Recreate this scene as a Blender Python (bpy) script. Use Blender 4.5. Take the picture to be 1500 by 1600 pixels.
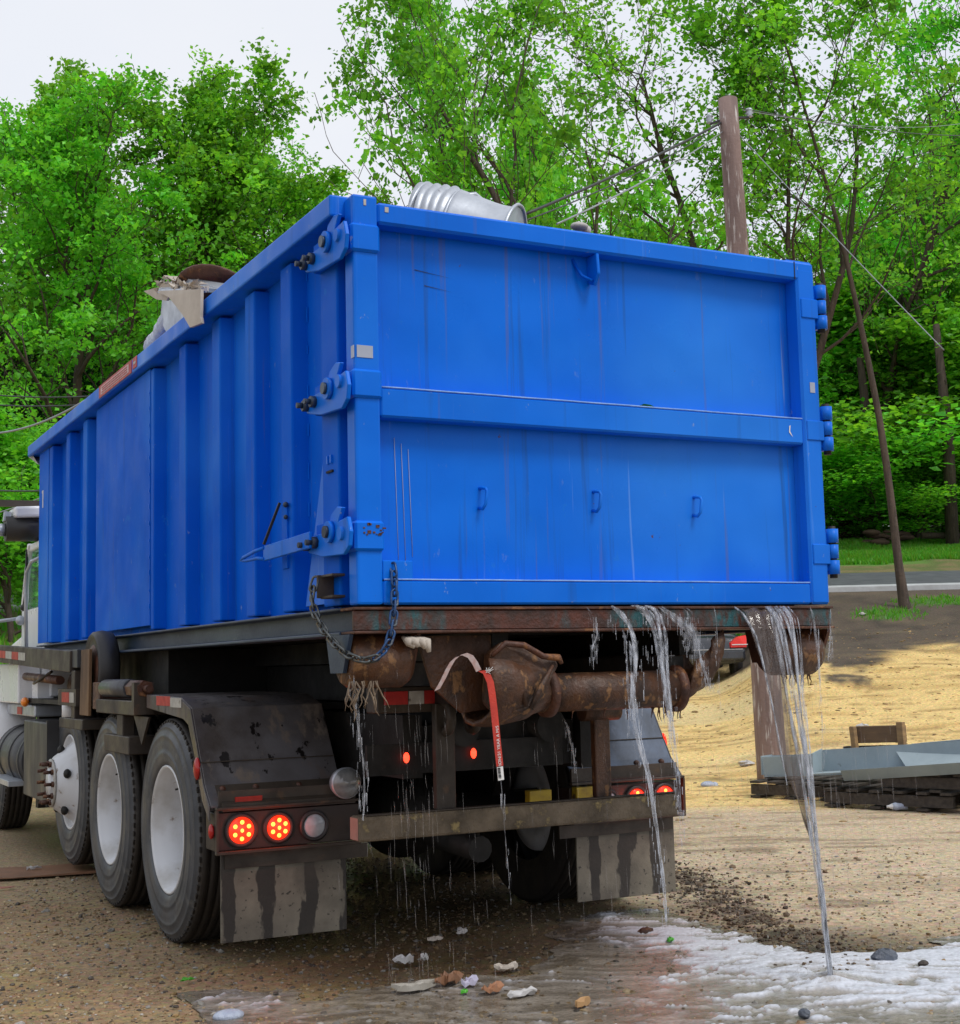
import bpy, math, random
import numpy as np
from mathutils import Vector, Matrix

# ------------------------------------------------------------------ camera, world, sun, exposure
for o in list(bpy.data.objects): bpy.data.objects.remove(o)
SC = bpy.context.scene
COL = SC.collection
CAM = Vector((-2.99690, -4.61755, 1.26005))
YAW, PITCH, ROLL, FPX = -0.480934, 0.108131, -0.0234657, 2193.72
def cam_axes():
    f = Vector((-math.sin(YAW)*math.cos(PITCH), math.cos(YAW)*math.cos(PITCH), math.sin(PITCH)))
    r = Vector((math.cos(YAW), math.sin(YAW), 0)); u = r.cross(f)
    c, s = math.cos(ROLL), math.sin(ROLL)
    return c*r+s*u, -s*r+c*u, f
CR, CU, CF = cam_axes()
cd = bpy.data.cameras.new('camera'); cam = bpy.data.objects.new('camera', cd); COL.objects.link(cam)
cam.matrix_world = Matrix(((CR.x, CU.x, -CF.x, CAM.x), (CR.y, CU.y, -CF.y, CAM.y), (CR.z, CU.z, -CF.z, CAM.z), (0, 0, 0, 1)))
cd.sensor_fit = 'HORIZONTAL'; cd.sensor_width = 36; cd.lens = 36*FPX/1500; cd.clip_end = 1500; cd.clip_start = .05
SC.camera = cam
SUN_EL, SUN_AZ = math.radians(56), math.radians(158)        # azimuth clockwise from +y (north)
w = bpy.data.worlds.new('World'); SC.world = w; w.use_nodes = True
nt = w.node_tree; nt.nodes.clear()
sky = nt.nodes.new('ShaderNodeTexSky'); sky.sky_type = 'NISHITA'; sky.sun_disc = False
sky.sun_elevation = SUN_EL; sky.sun_rotation = SUN_AZ; sky.dust_density = 3; sky.air_density = 1
bg1 = nt.nodes.new('ShaderNodeBackground'); bg1.inputs[1].default_value = .12
nt.links.new(sky.outputs[0], bg1.inputs[0])
bg2 = nt.nodes.new('ShaderNodeBackground'); bg2.inputs[1].default_value = 1.0
tc = nt.nodes.new('ShaderNodeTexCoord'); mp = nt.nodes.new('ShaderNodeMapping'); mp.inputs['Scale'].default_value = (1, 1, 2.5)
nz = nt.nodes.new('ShaderNodeTexNoise'); nz.inputs['Scale'].default_value = 2.2; nz.inputs['Detail'].default_value = 5
cr = nt.nodes.new('ShaderNodeValToRGB'); cr.color_ramp.elements[0].position = .3; cr.color_ramp.elements[1].position = .75
cr.color_ramp.elements[0].color = (.74, .77, .84, 1); cr.color_ramp.elements[1].color = (.82, .83, .86, 1)
nt.links.new(tc.outputs['Generated'], mp.inputs[0]); nt.links.new(mp.outputs[0], nz.inputs[0]); nt.links.new(nz.outputs[0], cr.inputs[0]); nt.links.new(cr.outputs[0], bg2.inputs[0])
mx = nt.nodes.new('ShaderNodeMixShader'); mx.inputs[0].default_value = .92
wo = nt.nodes.new('ShaderNodeOutputWorld')
nt.links.new(bg1.outputs[0], mx.inputs[1]); nt.links.new(bg2.outputs[0], mx.inputs[2]); nt.links.new(mx.outputs[0], wo.inputs[0])
sd = bpy.data.lights.new('sun', 'SUN'); sd.energy = 1.5; sd.angle = math.radians(18); sd.color = (1, .96, .9)
sun = bpy.data.objects.new('sun', sd); COL.objects.link(sun)
sv = Vector((math.sin(SUN_AZ)*math.cos(SUN_EL), math.cos(SUN_AZ)*math.cos(SUN_EL), math.sin(SUN_EL)))
sun.rotation_euler = sv.to_track_quat('Z', 'Y').to_euler(); sun.location = (0, 0, 40)
SC.view_settings.view_transform = 'Standard'; SC.view_settings.look = 'None'
SC.view_settings.exposure = 0.22; SC.view_settings.gamma = 1; SC.view_settings.use_curve_mapping = False

# ------------------------------------------------------------------ placement helpers
FH = Vector((-math.sin(YAW), math.cos(YAW), 0)); RH = Vector((math.cos(YAW), math.sin(YAW), 0))
def ray(px, py): return CF + CR*((px-750)/FPX) - CU*((py-800)/FPX)
def atD(px, py, D):
    d = ray(px, py); return CAM + d*(D/d.dot(FH))
def on(ax, v, px, py):
    d = ray(px, py); return CAM + d*((v-CAM[ax])/d[ax])
# ------------------------------------------------------------------ noise
def _h(i, j, s):
    n = (i.astype(np.int64)*374761393 + j.astype(np.int64)*668265263 + s*2147483647) & 0x7fffffff
    n = ((n ^ (n >> 13))*1274126177) & 0x7fffffff
    return ((n ^ (n >> 16)) & 0xffff)/65535.0
def vn(x, y, s=0):
    i = np.floor(x); j = np.floor(y); fx = x-i; fy = y-j
    fx = fx*fx*(3-2*fx); fy = fy*fy*(3-2*fy)
    a = _h(i, j, s); b = _h(i+1, j, s); c = _h(i, j+1, s); d = _h(i+1, j+1, s)
    return (a*(1-fx)+b*fx)*(1-fy)+(c*(1-fx)+d*fx)*fy
def fbm(x, y, o=4, s=0):
    t = 0; a = .5; n = 0
    for k in range(o):
        t = t+a*vn(x*2**k, y*2**k, s+k*17); n += a; a *= .5
    return t/n
def sst(a, b, x):
    t = np.clip((x-a)/(b-a), 0, 1); return t*t*(3-2*t)
PD = [-1e3, 12.6, 15, 20, 27, 34, 38, 42, 50, 70, 120, 300]
PZ = [0, 0, .08, .41, 1.35, 2.84, 3.42, 4.0, 5.2, 7.6, 11, 20]
def terrain(x, y):
    x = np.asarray(x, float); y = np.asarray(y, float)
    D = (x-CAM.x)*FH.x+(y-CAM.y)*FH.y
    z = (np.interp(D-.9, PD, PZ)+np.interp(D, PD, PZ)+np.interp(D+.9, PD, PZ))/3
    sl = ((x-CAM.x)*RH.x+(y-CAM.y)*RH.y)/np.maximum(D, 1)
    z = z*(1-.66*sst(-.2, -.05, sl)*(1-sst(.155, .243, sl)))
    far = sst(12, 20, D)*(1-sst(30, 33, D)*(1-sst(39, 42, D)))
    z = z + (fbm(x*.35, y*.35, 3, 5)-.5)*.35*far
    near = 1-sst(8, 14, D)
    z = z + (fbm(x*1.3, y*1.3, 4, 9)-.5)*.035*near*sst(-1, 0, D)*(1-.6*np.exp(-((x)**2+(y-.5)**2)/6))
    # soft rut of churned earth leading away behind the right mud flap
    u = (x-1.30)*.35+(y-.9)*.93; v = (x-1.32)*.93-(y-.9)*.35
    z = z + .014*np.exp(-(v/.16)**2)*sst(-1.9, -.9, u)*(1-sst(1.2, 2.2, u))*(.5+fbm(x*9, y*9, 3, 3))
    return z
def gz(x, y): return float(terrain(np.array([x]), np.array([y]))[0])

# ------------------------------------------------------------------ mesh builder
class MB:
    def __init__(s): s.v = []; s.f = []; s.m = []; s.sm = []; s.cm = 0; s.cs = False
    def mat(s, i): s.cm = i; return s
    def add(s, vs, fs, smooth=None):
        b = len(s.v); s.v += [tuple(v) for v in vs]
        for f in fs: s.f.append([b+i for i in f]); s.m.append(s.cm); s.sm.append(s.cs if smooth is None else smooth)
        return s
    def box(s, x0, x1, y0, y1, z0, z1):
        x0, x1 = min(x0, x1), max(x0, x1); y0, y1 = min(y0, y1), max(y0, y1); z0, z1 = min(z0, z1), max(z0, z1)
        return s.add([(x0, y0, z0), (x1, y0, z0), (x1, y1, z0), (x0, y1, z0), (x0, y0, z1), (x1, y0, z1), (x1, y1, z1), (x0, y1, z1)],
                     [(0, 3, 2, 1), (4, 5, 6, 7), (0, 1, 5, 4), (1, 2, 6, 5), (2, 3, 7, 6), (3, 0, 4, 7)], False)
    def bar(s, a, b, w, h, up=(0, 0, 1)):
        a = Vector(a); b = Vector(b); d = (b-a).normalized(); up = Vector(up)
        r = d.cross(up).normalized()*w/2; u = r.cross(d).normalized()*h/2
        return s.add([a-r-u, a+r-u, a+r+u, a-r+u, b-r-u, b+r-u, b+r+u, b-r+u],
                     [(0, 1, 2, 3), (7, 6, 5, 4), (0, 4, 5, 1), (1, 5, 6, 2), (2, 6, 7, 3), (3, 7, 4, 0)], False)
    def prism(s, poly, ax, a, b):           # poly: 2D points in the two other axes (in order), extruded along ax
        def P(q, t):
            c = list(q); c.insert(ax, t); return tuple(c)
        n = len(poly)
        fs = [tuple(range(n))[::-1], tuple(range(n, 2*n))] + [(i, (i+1) % n, n+(i+1) % n, n+i) for i in range(n)]
        return s.add([P(q, a) for q in poly]+[P(q, b) for q in poly], fs, False)
    def tube(s, pts, r, n=8, cap=True, smooth=True):
        pts = [Vector(p) for p in pts]; R = r if hasattr(r, '__len__') else [r]*len(pts)
        t0 = (pts[1]-pts[0]).normalized(); a = t0.orthogonal().normalized(); vs = []
        for i, p in enumerate(pts):
            t = (pts[min(i+1, len(pts)-1)]-pts[max(i-1, 0)]).normalized()
            a = (a-t*a.dot(t)); a = a.normalized() if a.length > 1e-6 else t.orthogonal().normalized(); b = t.cross(a)
            for k in range(n):
                q = 2*math.pi*k/n; vs.append(p+(a*math.cos(q)+b*math.sin(q))*R[i])
        fs = [(i*n+k, i*n+(k+1) % n, (i+1)*n+(k+1) % n, (i+1)*n+k) for i in range(len(pts)-1) for k in range(n)]
        s.add(vs, fs, smooth)
        if cap:
            b = len(s.v)-len(vs)
            s.f.append([b+k for k in range(n)][::-1]); s.m.append(s.cm); s.sm.append(False)
            e = b+(len(pts)-1)*n; s.f.append([e+k for k in range(n)]); s.m.append(s.cm); s.sm.append(False)
        return s
    def cyl(s, a, b, r, n=16, r2=None): return s.tube([a, b], [r, r if r2 is None else r2], n)
    def lathe(s, prof, c, ax, n=48, closed=False, smooth=True, a0=0, a1=2*math.pi):   # prof: (radius, along-axis) list
        A = [Vector((1, 0, 0)), Vector((0, 1, 0)), Vector((0, 0, 1))]
        d = A[ax]; u = A[(ax+1) % 3]; v = A[(ax+2) % 3]; c = Vector(c); vs = []
        full = abs(a1-a0-2*math.pi) < 1e-6; N = n if full else n+1
        for r, t in prof:
            for k in range(N):
                q = a0+(a1-a0)*k/n; vs.append(c+d*t+(u*math.cos(q)+v*math.sin(q))*r)
        m = len(prof); fs = []
        for i in range(m if closed else m-1):
            for k in range(n):
                k2 = (k+1) % N; j = (i+1) % m
                fs.append((i*N+k, i*N+k2, j*N+k2, j*N+k))
        return s.add(vs, fs, smooth)
    def ball(s, c, r, nu=16, nv=10, sc=(1, 1, 1)):
        vs = []; c = Vector(c)
        for j in range(nv+1):
            t = math.pi*j/nv
            for i in range(nu):
                p = 2*math.pi*i/nu; vs.append(c+Vector((math.sin(t)*math.cos(p)*r*sc[0], math.sin(t)*math.sin(p)*r*sc[1], math.cos(t)*r*sc[2])))
        fs = [(j*nu+i, (j+1)*nu+i, (j+1)*nu+(i+1) % nu, j*nu+(i+1) % nu) for j in range(nv) for i in range(nu)]
        return s.add(vs, fs, True)
    def torus(s, c, R, r, ax=0, n=24, m=8):
        return s.lathe([(R+r*math.cos(2*math.pi*k/m), r*math.sin(2*math.pi*k/m)) for k in range(m)], c, ax, n, True)

def prop(o, label=None, cat=None, group=None, kind=None):
    for k, v in (('label', label), ('category', cat), ('group', group), ('kind', kind)):
        if v: o[k] = v
    return o
def thing(name, loc, label, cat, group=None):
    o = bpy.data.objects.new(name, None); o.empty_display_size = .2; COL.objects.link(o); o.location = loc
    return prop(o, label, cat, group)
def wloc(o):
    v = Vector((0, 0, 0))
    while o: v += o.location; o = o.parent
    return v
def link(name, mb, mats, parent=None, origin=None, bevel=0, seg=1, label=None, cat=None, group=None, kind=None):
    base = wloc(parent) if parent else Vector((0, 0, 0))
    og = Vector(origin) if origin is not None else (base if parent else Vector(mb.v[0]))
    me = bpy.data.meshes.new(name)
    me.from_pydata([(v[0]-og.x, v[1]-og.y, v[2]-og.z) for v in mb.v], [], mb.f)
    for m in (mats if isinstance(mats, (list, tuple)) else [mats]): me.materials.append(m)
    me.polygons.foreach_set('material_index', mb.m); me.polygons.foreach_set('use_smooth', mb.sm); me.update()
    o = bpy.data.objects.new(name, me); COL.objects.link(o)
    if parent: o.parent = parent
    o.location = og-base
    if bevel:
        b = o.modifiers.new('bevel', 'BEVEL'); b.width = bevel; b.segments = seg; b.limit_method = 'ANGLE'; b.angle_limit = math.radians(40)
    return prop(o, label, cat, group, kind)
def dup(o, parent=None, loc=None):
    c = o.copy(); COL.objects.link(c)
    if parent: c.parent = parent
    if loc is not None: c.location = loc
    for ch in list(o.children): dup(ch, c)
    return c
def npmesh(name, V, F, mats, smooth=False, colors=None, uvn=4):
    me = bpy.data.meshes.new(name); n = len(F); k = F.shape[1]
    me.vertices.add(len(V)); me.vertices.foreach_set('co', V.astype(np.float32).ravel())
    me.loops.add(n*k); me.loops.foreach_set('vertex_index', F.astype(np.int32).ravel())
    me.polygons.add(n); me.polygons.foreach_set('loop_start', np.arange(0, n*k, k, dtype=np.int32))
    me.polygons.foreach_set('use_smooth', np.full(n, smooth))
    if colors is not None:
        a = me.color_attributes.new('Col', 'FLOAT_COLOR', 'POINT'); a.data.foreach_set('color', colors.astype(np.float32).ravel())
    for m in (mats if isinstance(mats, (list, tuple)) else [mats]): me.materials.append(m)
    me.update(calc_edges=True); return me
def mobj(name, me, parent=None, loc=(0, 0, 0), **k):
    o = bpy.data.objects.new(name, me); COL.objects.link(o); o.location = loc
    if parent: o.parent = parent
    return prop(o, **k)

# ------------------------------------------------------------------ materials
class NT:
    def __init__(s, name):
        s.m = bpy.data.materials.new(name); s.m.use_nodes = True; s.t = s.m.node_tree; s.t.nodes.clear()
        s.out = s.n('ShaderNodeOutputMaterial')
    def n(s, t, **k):
        x = s.t.nodes.new(t)
        for a, b in k.items(): setattr(x, a, b)
        return x
    def l(s, a, b): s.t.links.new(a, b)
    def coord(s, scale=(1, 1, 1), which='Object'):
        c = s.n('ShaderNodeTexCoord'); m = s.n('ShaderNodeMapping'); m.inputs['Scale'].default_value = scale
        s.l(c.outputs[which], m.inputs[0]); return m.outputs[0]
    def noise(s, scale, detail=4, stretch=(1, 1, 1), rough=.6, dist=0):
        x = s.n('ShaderNodeTexNoise'); x.inputs['Scale'].default_value = scale; x.inputs['Detail'].default_value = detail
        x.inputs['Roughness'].default_value = rough; x.inputs['Distortion'].default_value = dist
        s.l(s.coord(stretch), x.inputs[0]); return x.outputs[0]
    def ramp(s, fac, a, b, ca=(0, 0, 0, 1), cb=(1, 1, 1, 1)):
        r = s.n('ShaderNodeValToRGB'); e = r.color_ramp.elements
        e[0].position = a; e[1].position = b; e[0].color = ca; e[1].color = cb; s.l(fac, r.inputs[0]); return r.outputs[0]
    def mix(s, fac, a, b, bt='MIX'):
        x = s.n('ShaderNodeMix', data_type='RGBA', blend_type=bt)
        for i, v in ((0, fac), (6, a), (7, b)):
            if hasattr(v, 'type'): s.l(v, x.inputs[i])
            elif isinstance(v, (int, float)): x.inputs[i].default_value = v if i == 0 else (v, v, v, 1)
            else: x.inputs[i].default_value = tuple(v)+((1,) if len(v) == 3 else ())
        return x.outputs[2]
    def bsdf(s, col, rough=.5, metal=0, bump=None, bs=.3, bd=.01, spec=.5, **kw):
        b = s.n('ShaderNodeBsdfPrincipled')
        def st(k, v):
            if hasattr(v, 'type'): s.l(v, b.inputs[k])
            elif isinstance(v, (tuple, list)): b.inputs[k].default_value = tuple(v)+((1,) if len(v) == 3 else ())
            else: b.inputs[k].default_value = v
        st('Base Color', col); st('Roughness', rough); st('Metallic', metal); st('Specular IOR Level', spec)
        for k, v in kw.items(): st(k.replace('_', ' '), v)
        if bump is not None:
            q = s.n('ShaderNodeBump'); q.inputs['Strength'].default_value = bs; q.inputs['Distance'].default_value = bd
            s.l(bump, q.inputs['Height']); s.l(q.outputs[0], b.inputs['Normal'])
        s.l(b.outputs[0], s.out.inputs[0]); return s.m
def M(name, c1, c2=None, scale=6, stretch=(1, 1, 1), rough=.5, rough2=None, metal=0, lo=.35, hi=.65, c3=None, s3=14, t3=.6, bump=.3, bd=.004, bscale=60, spec=.5, detail=5):
    t = NT(name); c2 = c2 or tuple(x*.75 for x in c1)
    f = t.ramp(t.noise(scale, detail, stretch), lo, hi); col = t.mix(f, c1, c2)
    if c3:
        g = t.ramp(t.noise(s3, 6, stretch), t3, t3+.08); col = t.mix(g, col, c3)
    r = rough
    if rough2 is not None: r = t.mix(f, (rough,)*3, (rough2,)*3)
    return t.bsdf(col, r, metal, t.noise(bscale, 4) if bump else None, bump, bd, spec)

def blue_paint(name, base, streak=.5, chips=.5, rough=.36, spec=.5):
    t = NT(name)
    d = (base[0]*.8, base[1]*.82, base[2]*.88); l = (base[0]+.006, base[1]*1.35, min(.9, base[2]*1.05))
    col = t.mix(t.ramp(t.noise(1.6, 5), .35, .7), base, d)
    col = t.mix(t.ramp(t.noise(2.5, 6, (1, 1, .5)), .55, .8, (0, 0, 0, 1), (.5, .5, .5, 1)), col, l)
    col = t.mix(t.ramp(t.noise(.95, 3, (1, 1, .8), .5), .48, .72, (0, 0, 0, 1), (.45, .45, .45, 1)), col, (.035, .26, .84))  # soft pale patches: reflected sheen painted into the base colour
    st = t.ramp(t.noise(13, 5, (1, 1, .035), .65), .585, .72, (0, 0, 0, 1), (streak,)*3+(1,))
    col = t.mix(st, col, (.02, .05, .12))
    st2 = t.ramp(t.noise(27, 4, (1, 1, .02), .55), .64, .70, (0, 0, 0, 1), (streak*.55,)*3+(1,))
    col = t.mix(st2, col, (.13, .09, .07))
    st3 = t.ramp(t.noise(24, 4, (1.3, 1.1, .03), .55), .68, .73, (0, 0, 0, 1), (streak*.5,)*3+(1,))
    col = t.mix(st3, col, (.25, .42, .8))
    if chips:
        ch = t.ramp(t.noise(26, 7, (1, 1, .45), .72), .655, .68, (0, 0, 0, 1), (chips,)*3+(1,)); col = t.mix(ch, col, (.25, .33, .5))
        ch = t.ramp(t.noise(19, 8, (1, 1, 1), .7), .70, .715); col = t.mix(ch, col, (.10, .035, .02))
        ch = t.ramp(t.noise(4.5, 6, (1, 1, 1), .75), .655, .675, (0, 0, 0, 1), (.5, .5, .5, 1)); col = t.mix(ch, col, (.012, .17, .62))
    rg = t.mix(t.ramp(t.noise(3.5, 5), .35, .7), (rough,)*3, (rough+.2,)*3)
    h = t.mix(.994, t.noise(90, 3), t.noise(1.5, 2))
    return t.bsdf(col, rg, 0, h, .9, .05, spec)
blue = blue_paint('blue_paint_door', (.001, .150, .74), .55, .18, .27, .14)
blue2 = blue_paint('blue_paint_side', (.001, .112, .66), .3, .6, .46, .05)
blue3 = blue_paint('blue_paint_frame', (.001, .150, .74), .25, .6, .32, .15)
bluedirty = M('blue_grey_dirty_steel', (.022, .045, .09), (.01, .02, .045), 3, (1, .4, 1), .38, .6, 0, c3=(.09, .10, .11), s3=8, t3=.64)
rust = M('rust', (.10, .032, .014), (.035, .014, .009), 9, (1, 1, 1), .42, .75, 0, c3=(.20, .085, .03), s3=16, t3=.58, bump=.8, bd=.006)
rustwet = M('wet_rust', (.095, .038, .016), (.022, .012, .009), 11, (1, 1, .6), .35, .7, 0, c3=(.20, .10, .04), s3=22, t3=.56, bump=.8, bd=.006)
def sill_mat():
    t = NT('rusty_sill_with_teal_paint')
    col = t.mix(t.ramp(t.noise(14, 6), .4, .62), (.085, .022, .012), (.035, .014, .010))
    teal = t.ramp(t.noise(2.4, 3, (1, .1, .25)), .50, .58); wear = t.ramp(t.noise(22, 6, (1, 1, .4)), .40, .55)
    col = t.mix(t.mix(teal, (0, 0, 0), wear), col, (.012, .085, .10))
    return t.bsdf(col, .42, 0, t.noise(50, 5), .8, .006)
sillm = sill_mat()
steel_dark = M('dark_oily_steel', (.008, .007, .0065), (.004, .004, .0035), 6, rough=.55, rough2=.8, c3=(.022, .013, .009), s3=10, t3=.62)
steel_brown = M('muddy_brown_steel', (.055, .041, .030), (.024, .018, .014), 5, rough=.42, rough2=.7, c3=(.075, .045, .026), s3=12, t3=.6)
def fender_mat():
    t = NT('fender_steel')
    col = t.mix(t.ramp(t.noise(3, 6), .38, .66), (.12, .115, .125), (.06, .05, .046))
    col = t.mix(t.ramp(t.noise(5, 5, (1, 1, .5)), .56, .72), col, (.13, .085, .065))
    col = t.mix(t.ramp(t.noise(4, 6, (1.5, 1.5, .3), .65), .55, .62), col, (.17, .14, .12))
    col = t.mix(t.ramp(t.noise(7, 6, (1.6, 1.6, .45), .65), .60, .62), col, (.010, .008, .008))
    return t.bsdf(col, t.mix(t.ramp(t.noise(7, 4), .4, .6), (.28,)*3, (.55,)*3), .1, t.noise(20, 5), .5, .005)
fenderm = fender_mat()
def flap_mat():
    t = NT('muddy_rubber_flap')
    col = t.mix(t.ramp(t.noise(4, 6), .35, .65), (.22, .20, .155), (.11, .10, .08))
    col = t.mix(t.ramp(t.noise(40, 4), .62, .68), col, (.03, .027, .023))
    sp = t.n('ShaderNodeSeparateXYZ'); t.l(t.coord(), sp.inputs[0])
    def mth(op, a, b):
        m = t.n('ShaderNodeMath', operation=op)
        for i, v in enumerate((a, b)):
            if hasattr(v, 'type'): t.l(v, m.inputs[i])
            else: m.inputs[i].default_value = v
        return m.outputs[0]
    ph = mth('ADD', mth('MULTIPLY', sp.outputs[0], 34.0), mth('MULTIPLY', t.noise(7, 5, (1, 1, .35)), 6.0))
    wv = mth('ADD', mth('SINE', ph, 0), mth('MULTIPLY', mth('SUBTRACT', sp.outputs[2], .27), .9))
    col = t.mix(t.ramp(wv, .42, .60), col, (.032, .028, .024))
    col = t.mix(t.ramp(t.noise(3.2, 5, (1, 1, 1), .6), .5, .72, (0, 0, 0, 1), (.8, .8, .8, 1)), col, (.06, .05, .04))
    return t.bsdf(col, .6, 0, t.noise(60, 5), .5, .004)
flapm = flap_mat()
def tyre_mat():
    t = NT('tyre_rubber')
    col = t.mix(t.ramp(t.noise(5, 5), .35, .7), (.062, .068, .078), (.036, .039, .044))
    col = t.mix(t.ramp(t.noise(12, 6), .55, .75), col, (.12, .118, .11))
    return t.bsdf(col, t.mix(t.ramp(t.noise(6, 4), .4, .6), (.42,)*3, (.65,)*3), 0, t.noise(45, 5), .35, .004)
tyrem = tyre_mat()
treadm = M('tyre_tread', (.022, .018, .015), (.012, .010, .009), 9, rough=.6, rough2=.8, c3=(.05, .035, .022), s3=18, t3=.62)
rimm = M('white_rim_paint', (.60, .62, .66), (.38, .37, .35), 5, rough=.32, rough2=.6, lo=.45, hi=.8, c3=(.16, .10, .06), s3=13, t3=.63, bump=.1)
whitep = M('white_cab_paint', (.82, .84, .88), (.72, .74, .78), 3, rough=.25, rough2=.35, c3=(.38, .36, .33), s3=7, t3=.66, bump=.05)
chrome = M('bright_metal', (.55, .56, .58), (.35, .35, .36), 12, rough=.2, rough2=.4, metal=.9, bump=.1)
galv = M('galvanised_steel', (.50, .54, .60), (.36, .39, .44), 8, rough=.35, rough2=.5, metal=.55, c3=(.2, .2, .22), s3=12, t3=.66, bump=.2)
blackp = M('black_rubber', (.016, .016, .018), (.03, .03, .032), 6, rough=.4, rough2=.6)
tank = M('grey_tank', (.05, .055, .062), (.03, .03, .033), 5, (1, 1, .4), rough=.38, rough2=.6, c3=(.14, .14, .14), s3=11, t3=.66)
redm = M('red_reflective_tape', (.48, .022, .022), (.33, .015, .015), 20, rough=.4, rough2=.55, c3=(.1, .05, .04), s3=30, t3=.63)
whitetape = M('white_reflective_tape', (.46, .45, .43), (.33, .32, .30), 20, rough=.4, rough2=.55, c3=(.12, .10, .08), s3=30, t3=.62)
redplain = M('red_strap_web', (.56, .045, .025), (.42, .03, .02), 14, rough=.5, bump=.5, bscale=200)
whiteplain = M('white_print', (.74, .74, .74), (.62, .62, .62), 14, rough=.55, bump=.1)
greytape = M('grey_sticker', (.36, .40, .50), (.30, .34, .44), 10, rough=.35, bump=.05)
yellowm = M('yellow_paint', (.50, .36, .02), (.30, .2, .02), 14, rough=.5, c3=(.05, .03, .02), s3=20, t3=.55)
bumperm = M('mud_caked_bumper', (.17, .13, .085), (.06, .046, .03), 7, (1, 1, 1), .55, .8, 0, c3=(.30, .23, .10), s3=14, t3=.58, bump=1, bd=.012, bscale=34)
beamm = M('grey_green_primer_steel', (.30, .37, .40), (.24, .30, .33), 3, rough=.5, rough2=.65, lo=.4, hi=.7, c3=(.17, .2, .2), s3=9, t3=.66, bump=.1)
woodold = M('weathered_pallet_wood', (.070, .058, .046), (.035, .028, .023), 6, (1, 6, 6), .8, .8, 0, bump=.6, bscale=40)
woodnew = M('tan_timber', (.40, .25, .11), (.24, .15, .075), 5, (1, 1, 4), .7, .7, 0, bump=.4)
wood2 = M('brown_timber', (.20, .12, .06), (.13, .08, .045), 5, (1, 1, 4), .7, .7, 0, bump=.4)
polem = M('weathered_pole_wood', (.27, .19, .17), (.16, .11, .10), 3, (3, 3, .35), .8, .8, 0, c3=(.50, .46, .44), s3=9, t3=.56, bump=.8, bd=.01, bscale=20)
wirem = M('dark_wire', (.035, .04, .045), rough=.5, bump=0)
wirelt = M('silver_wire', (.30, .33, .36), rough=.4, metal=.4, bump=0)
boardm = M('broken_white_board', (.52, .47, .41), (.42, .37, .32), 5, rough=.7, c3=(.25, .2, .16), s3=9, t3=.64)
paperm = M('wet_white_paper', (.55, .55, .56), (.38, .36, .34), 9, rough=.5)
cardm = M('wet_cardboard', (.24, .115, .06), (.17, .085, .045), 6, rough=.6)
stonem = M('blue_grey_stone', (.10, .12, .16), (.06, .07, .09), 12, rough=.4, bump=.8, bd=.01)
carp = M('dark_car_paint', (.022, .026, .036), (.016, .018, .026), 3, rough=.12, rough2=.2, bump=0, spec=.9)
plasticm = M('clear_wrinkled_plastic', (.50, .56, .66), (.3, .34, .45), 12, rough=.15, rough2=.3, bump=.8, bd=.01)
barkm = M('bark', (.085, .060, .045), (.038, .027, .022), 4, (3, 3, .5), .85, .85, 0, c3=(.12, .10, .09), s3=9, t3=.62, bump=.8, bd=.02, bscale=18)
asphalt = M('asphalt', (.085, .093, .105), (.06, .066, .075), 2, rough=.7, rough2=.8, bump=.4, bscale=40)
kerbm = M('concrete_kerb', (.48, .50, .52), (.38, .39, .40), 3, rough=.8)
def emis(name, col, strength, base=(.3, .02, .02)):
    t = NT(name); return t.bsdf(base, .2, 0, Emission_Color=col, Emission_Strength=strength)
redlens = emis('lit_red_lens', (1, .03, .006), 1.3)
ledm = emis('lit_led', (1, .24, .03), 5.0)
redlens2 = emis('lit_small_red_lens', (1, .05, .02), 3.0)
reddull = M('unlit_red_lens', (.45, .02, .02), (.3, .01, .01), 20, rough=.15, bump=0)
amber = M('amber_lens', (.80, .22, .01), (.65, .15, .01), 20, rough=.2, bump=0)
def glass_mat(name, col, rough=.03):
    t = NT(name); return t.bsdf(col, rough, 0, spec=1.0)
carglass = glass_mat('dark_car_glass', (.02, .035, .035))
def clearglass():
    t = NT('tinted_cab_glass'); return t.bsdf((.55, .8, .72), .02, 0, Transmission_Weight=.95, IOR=1.05)
cabglass = clearglass()
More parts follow.
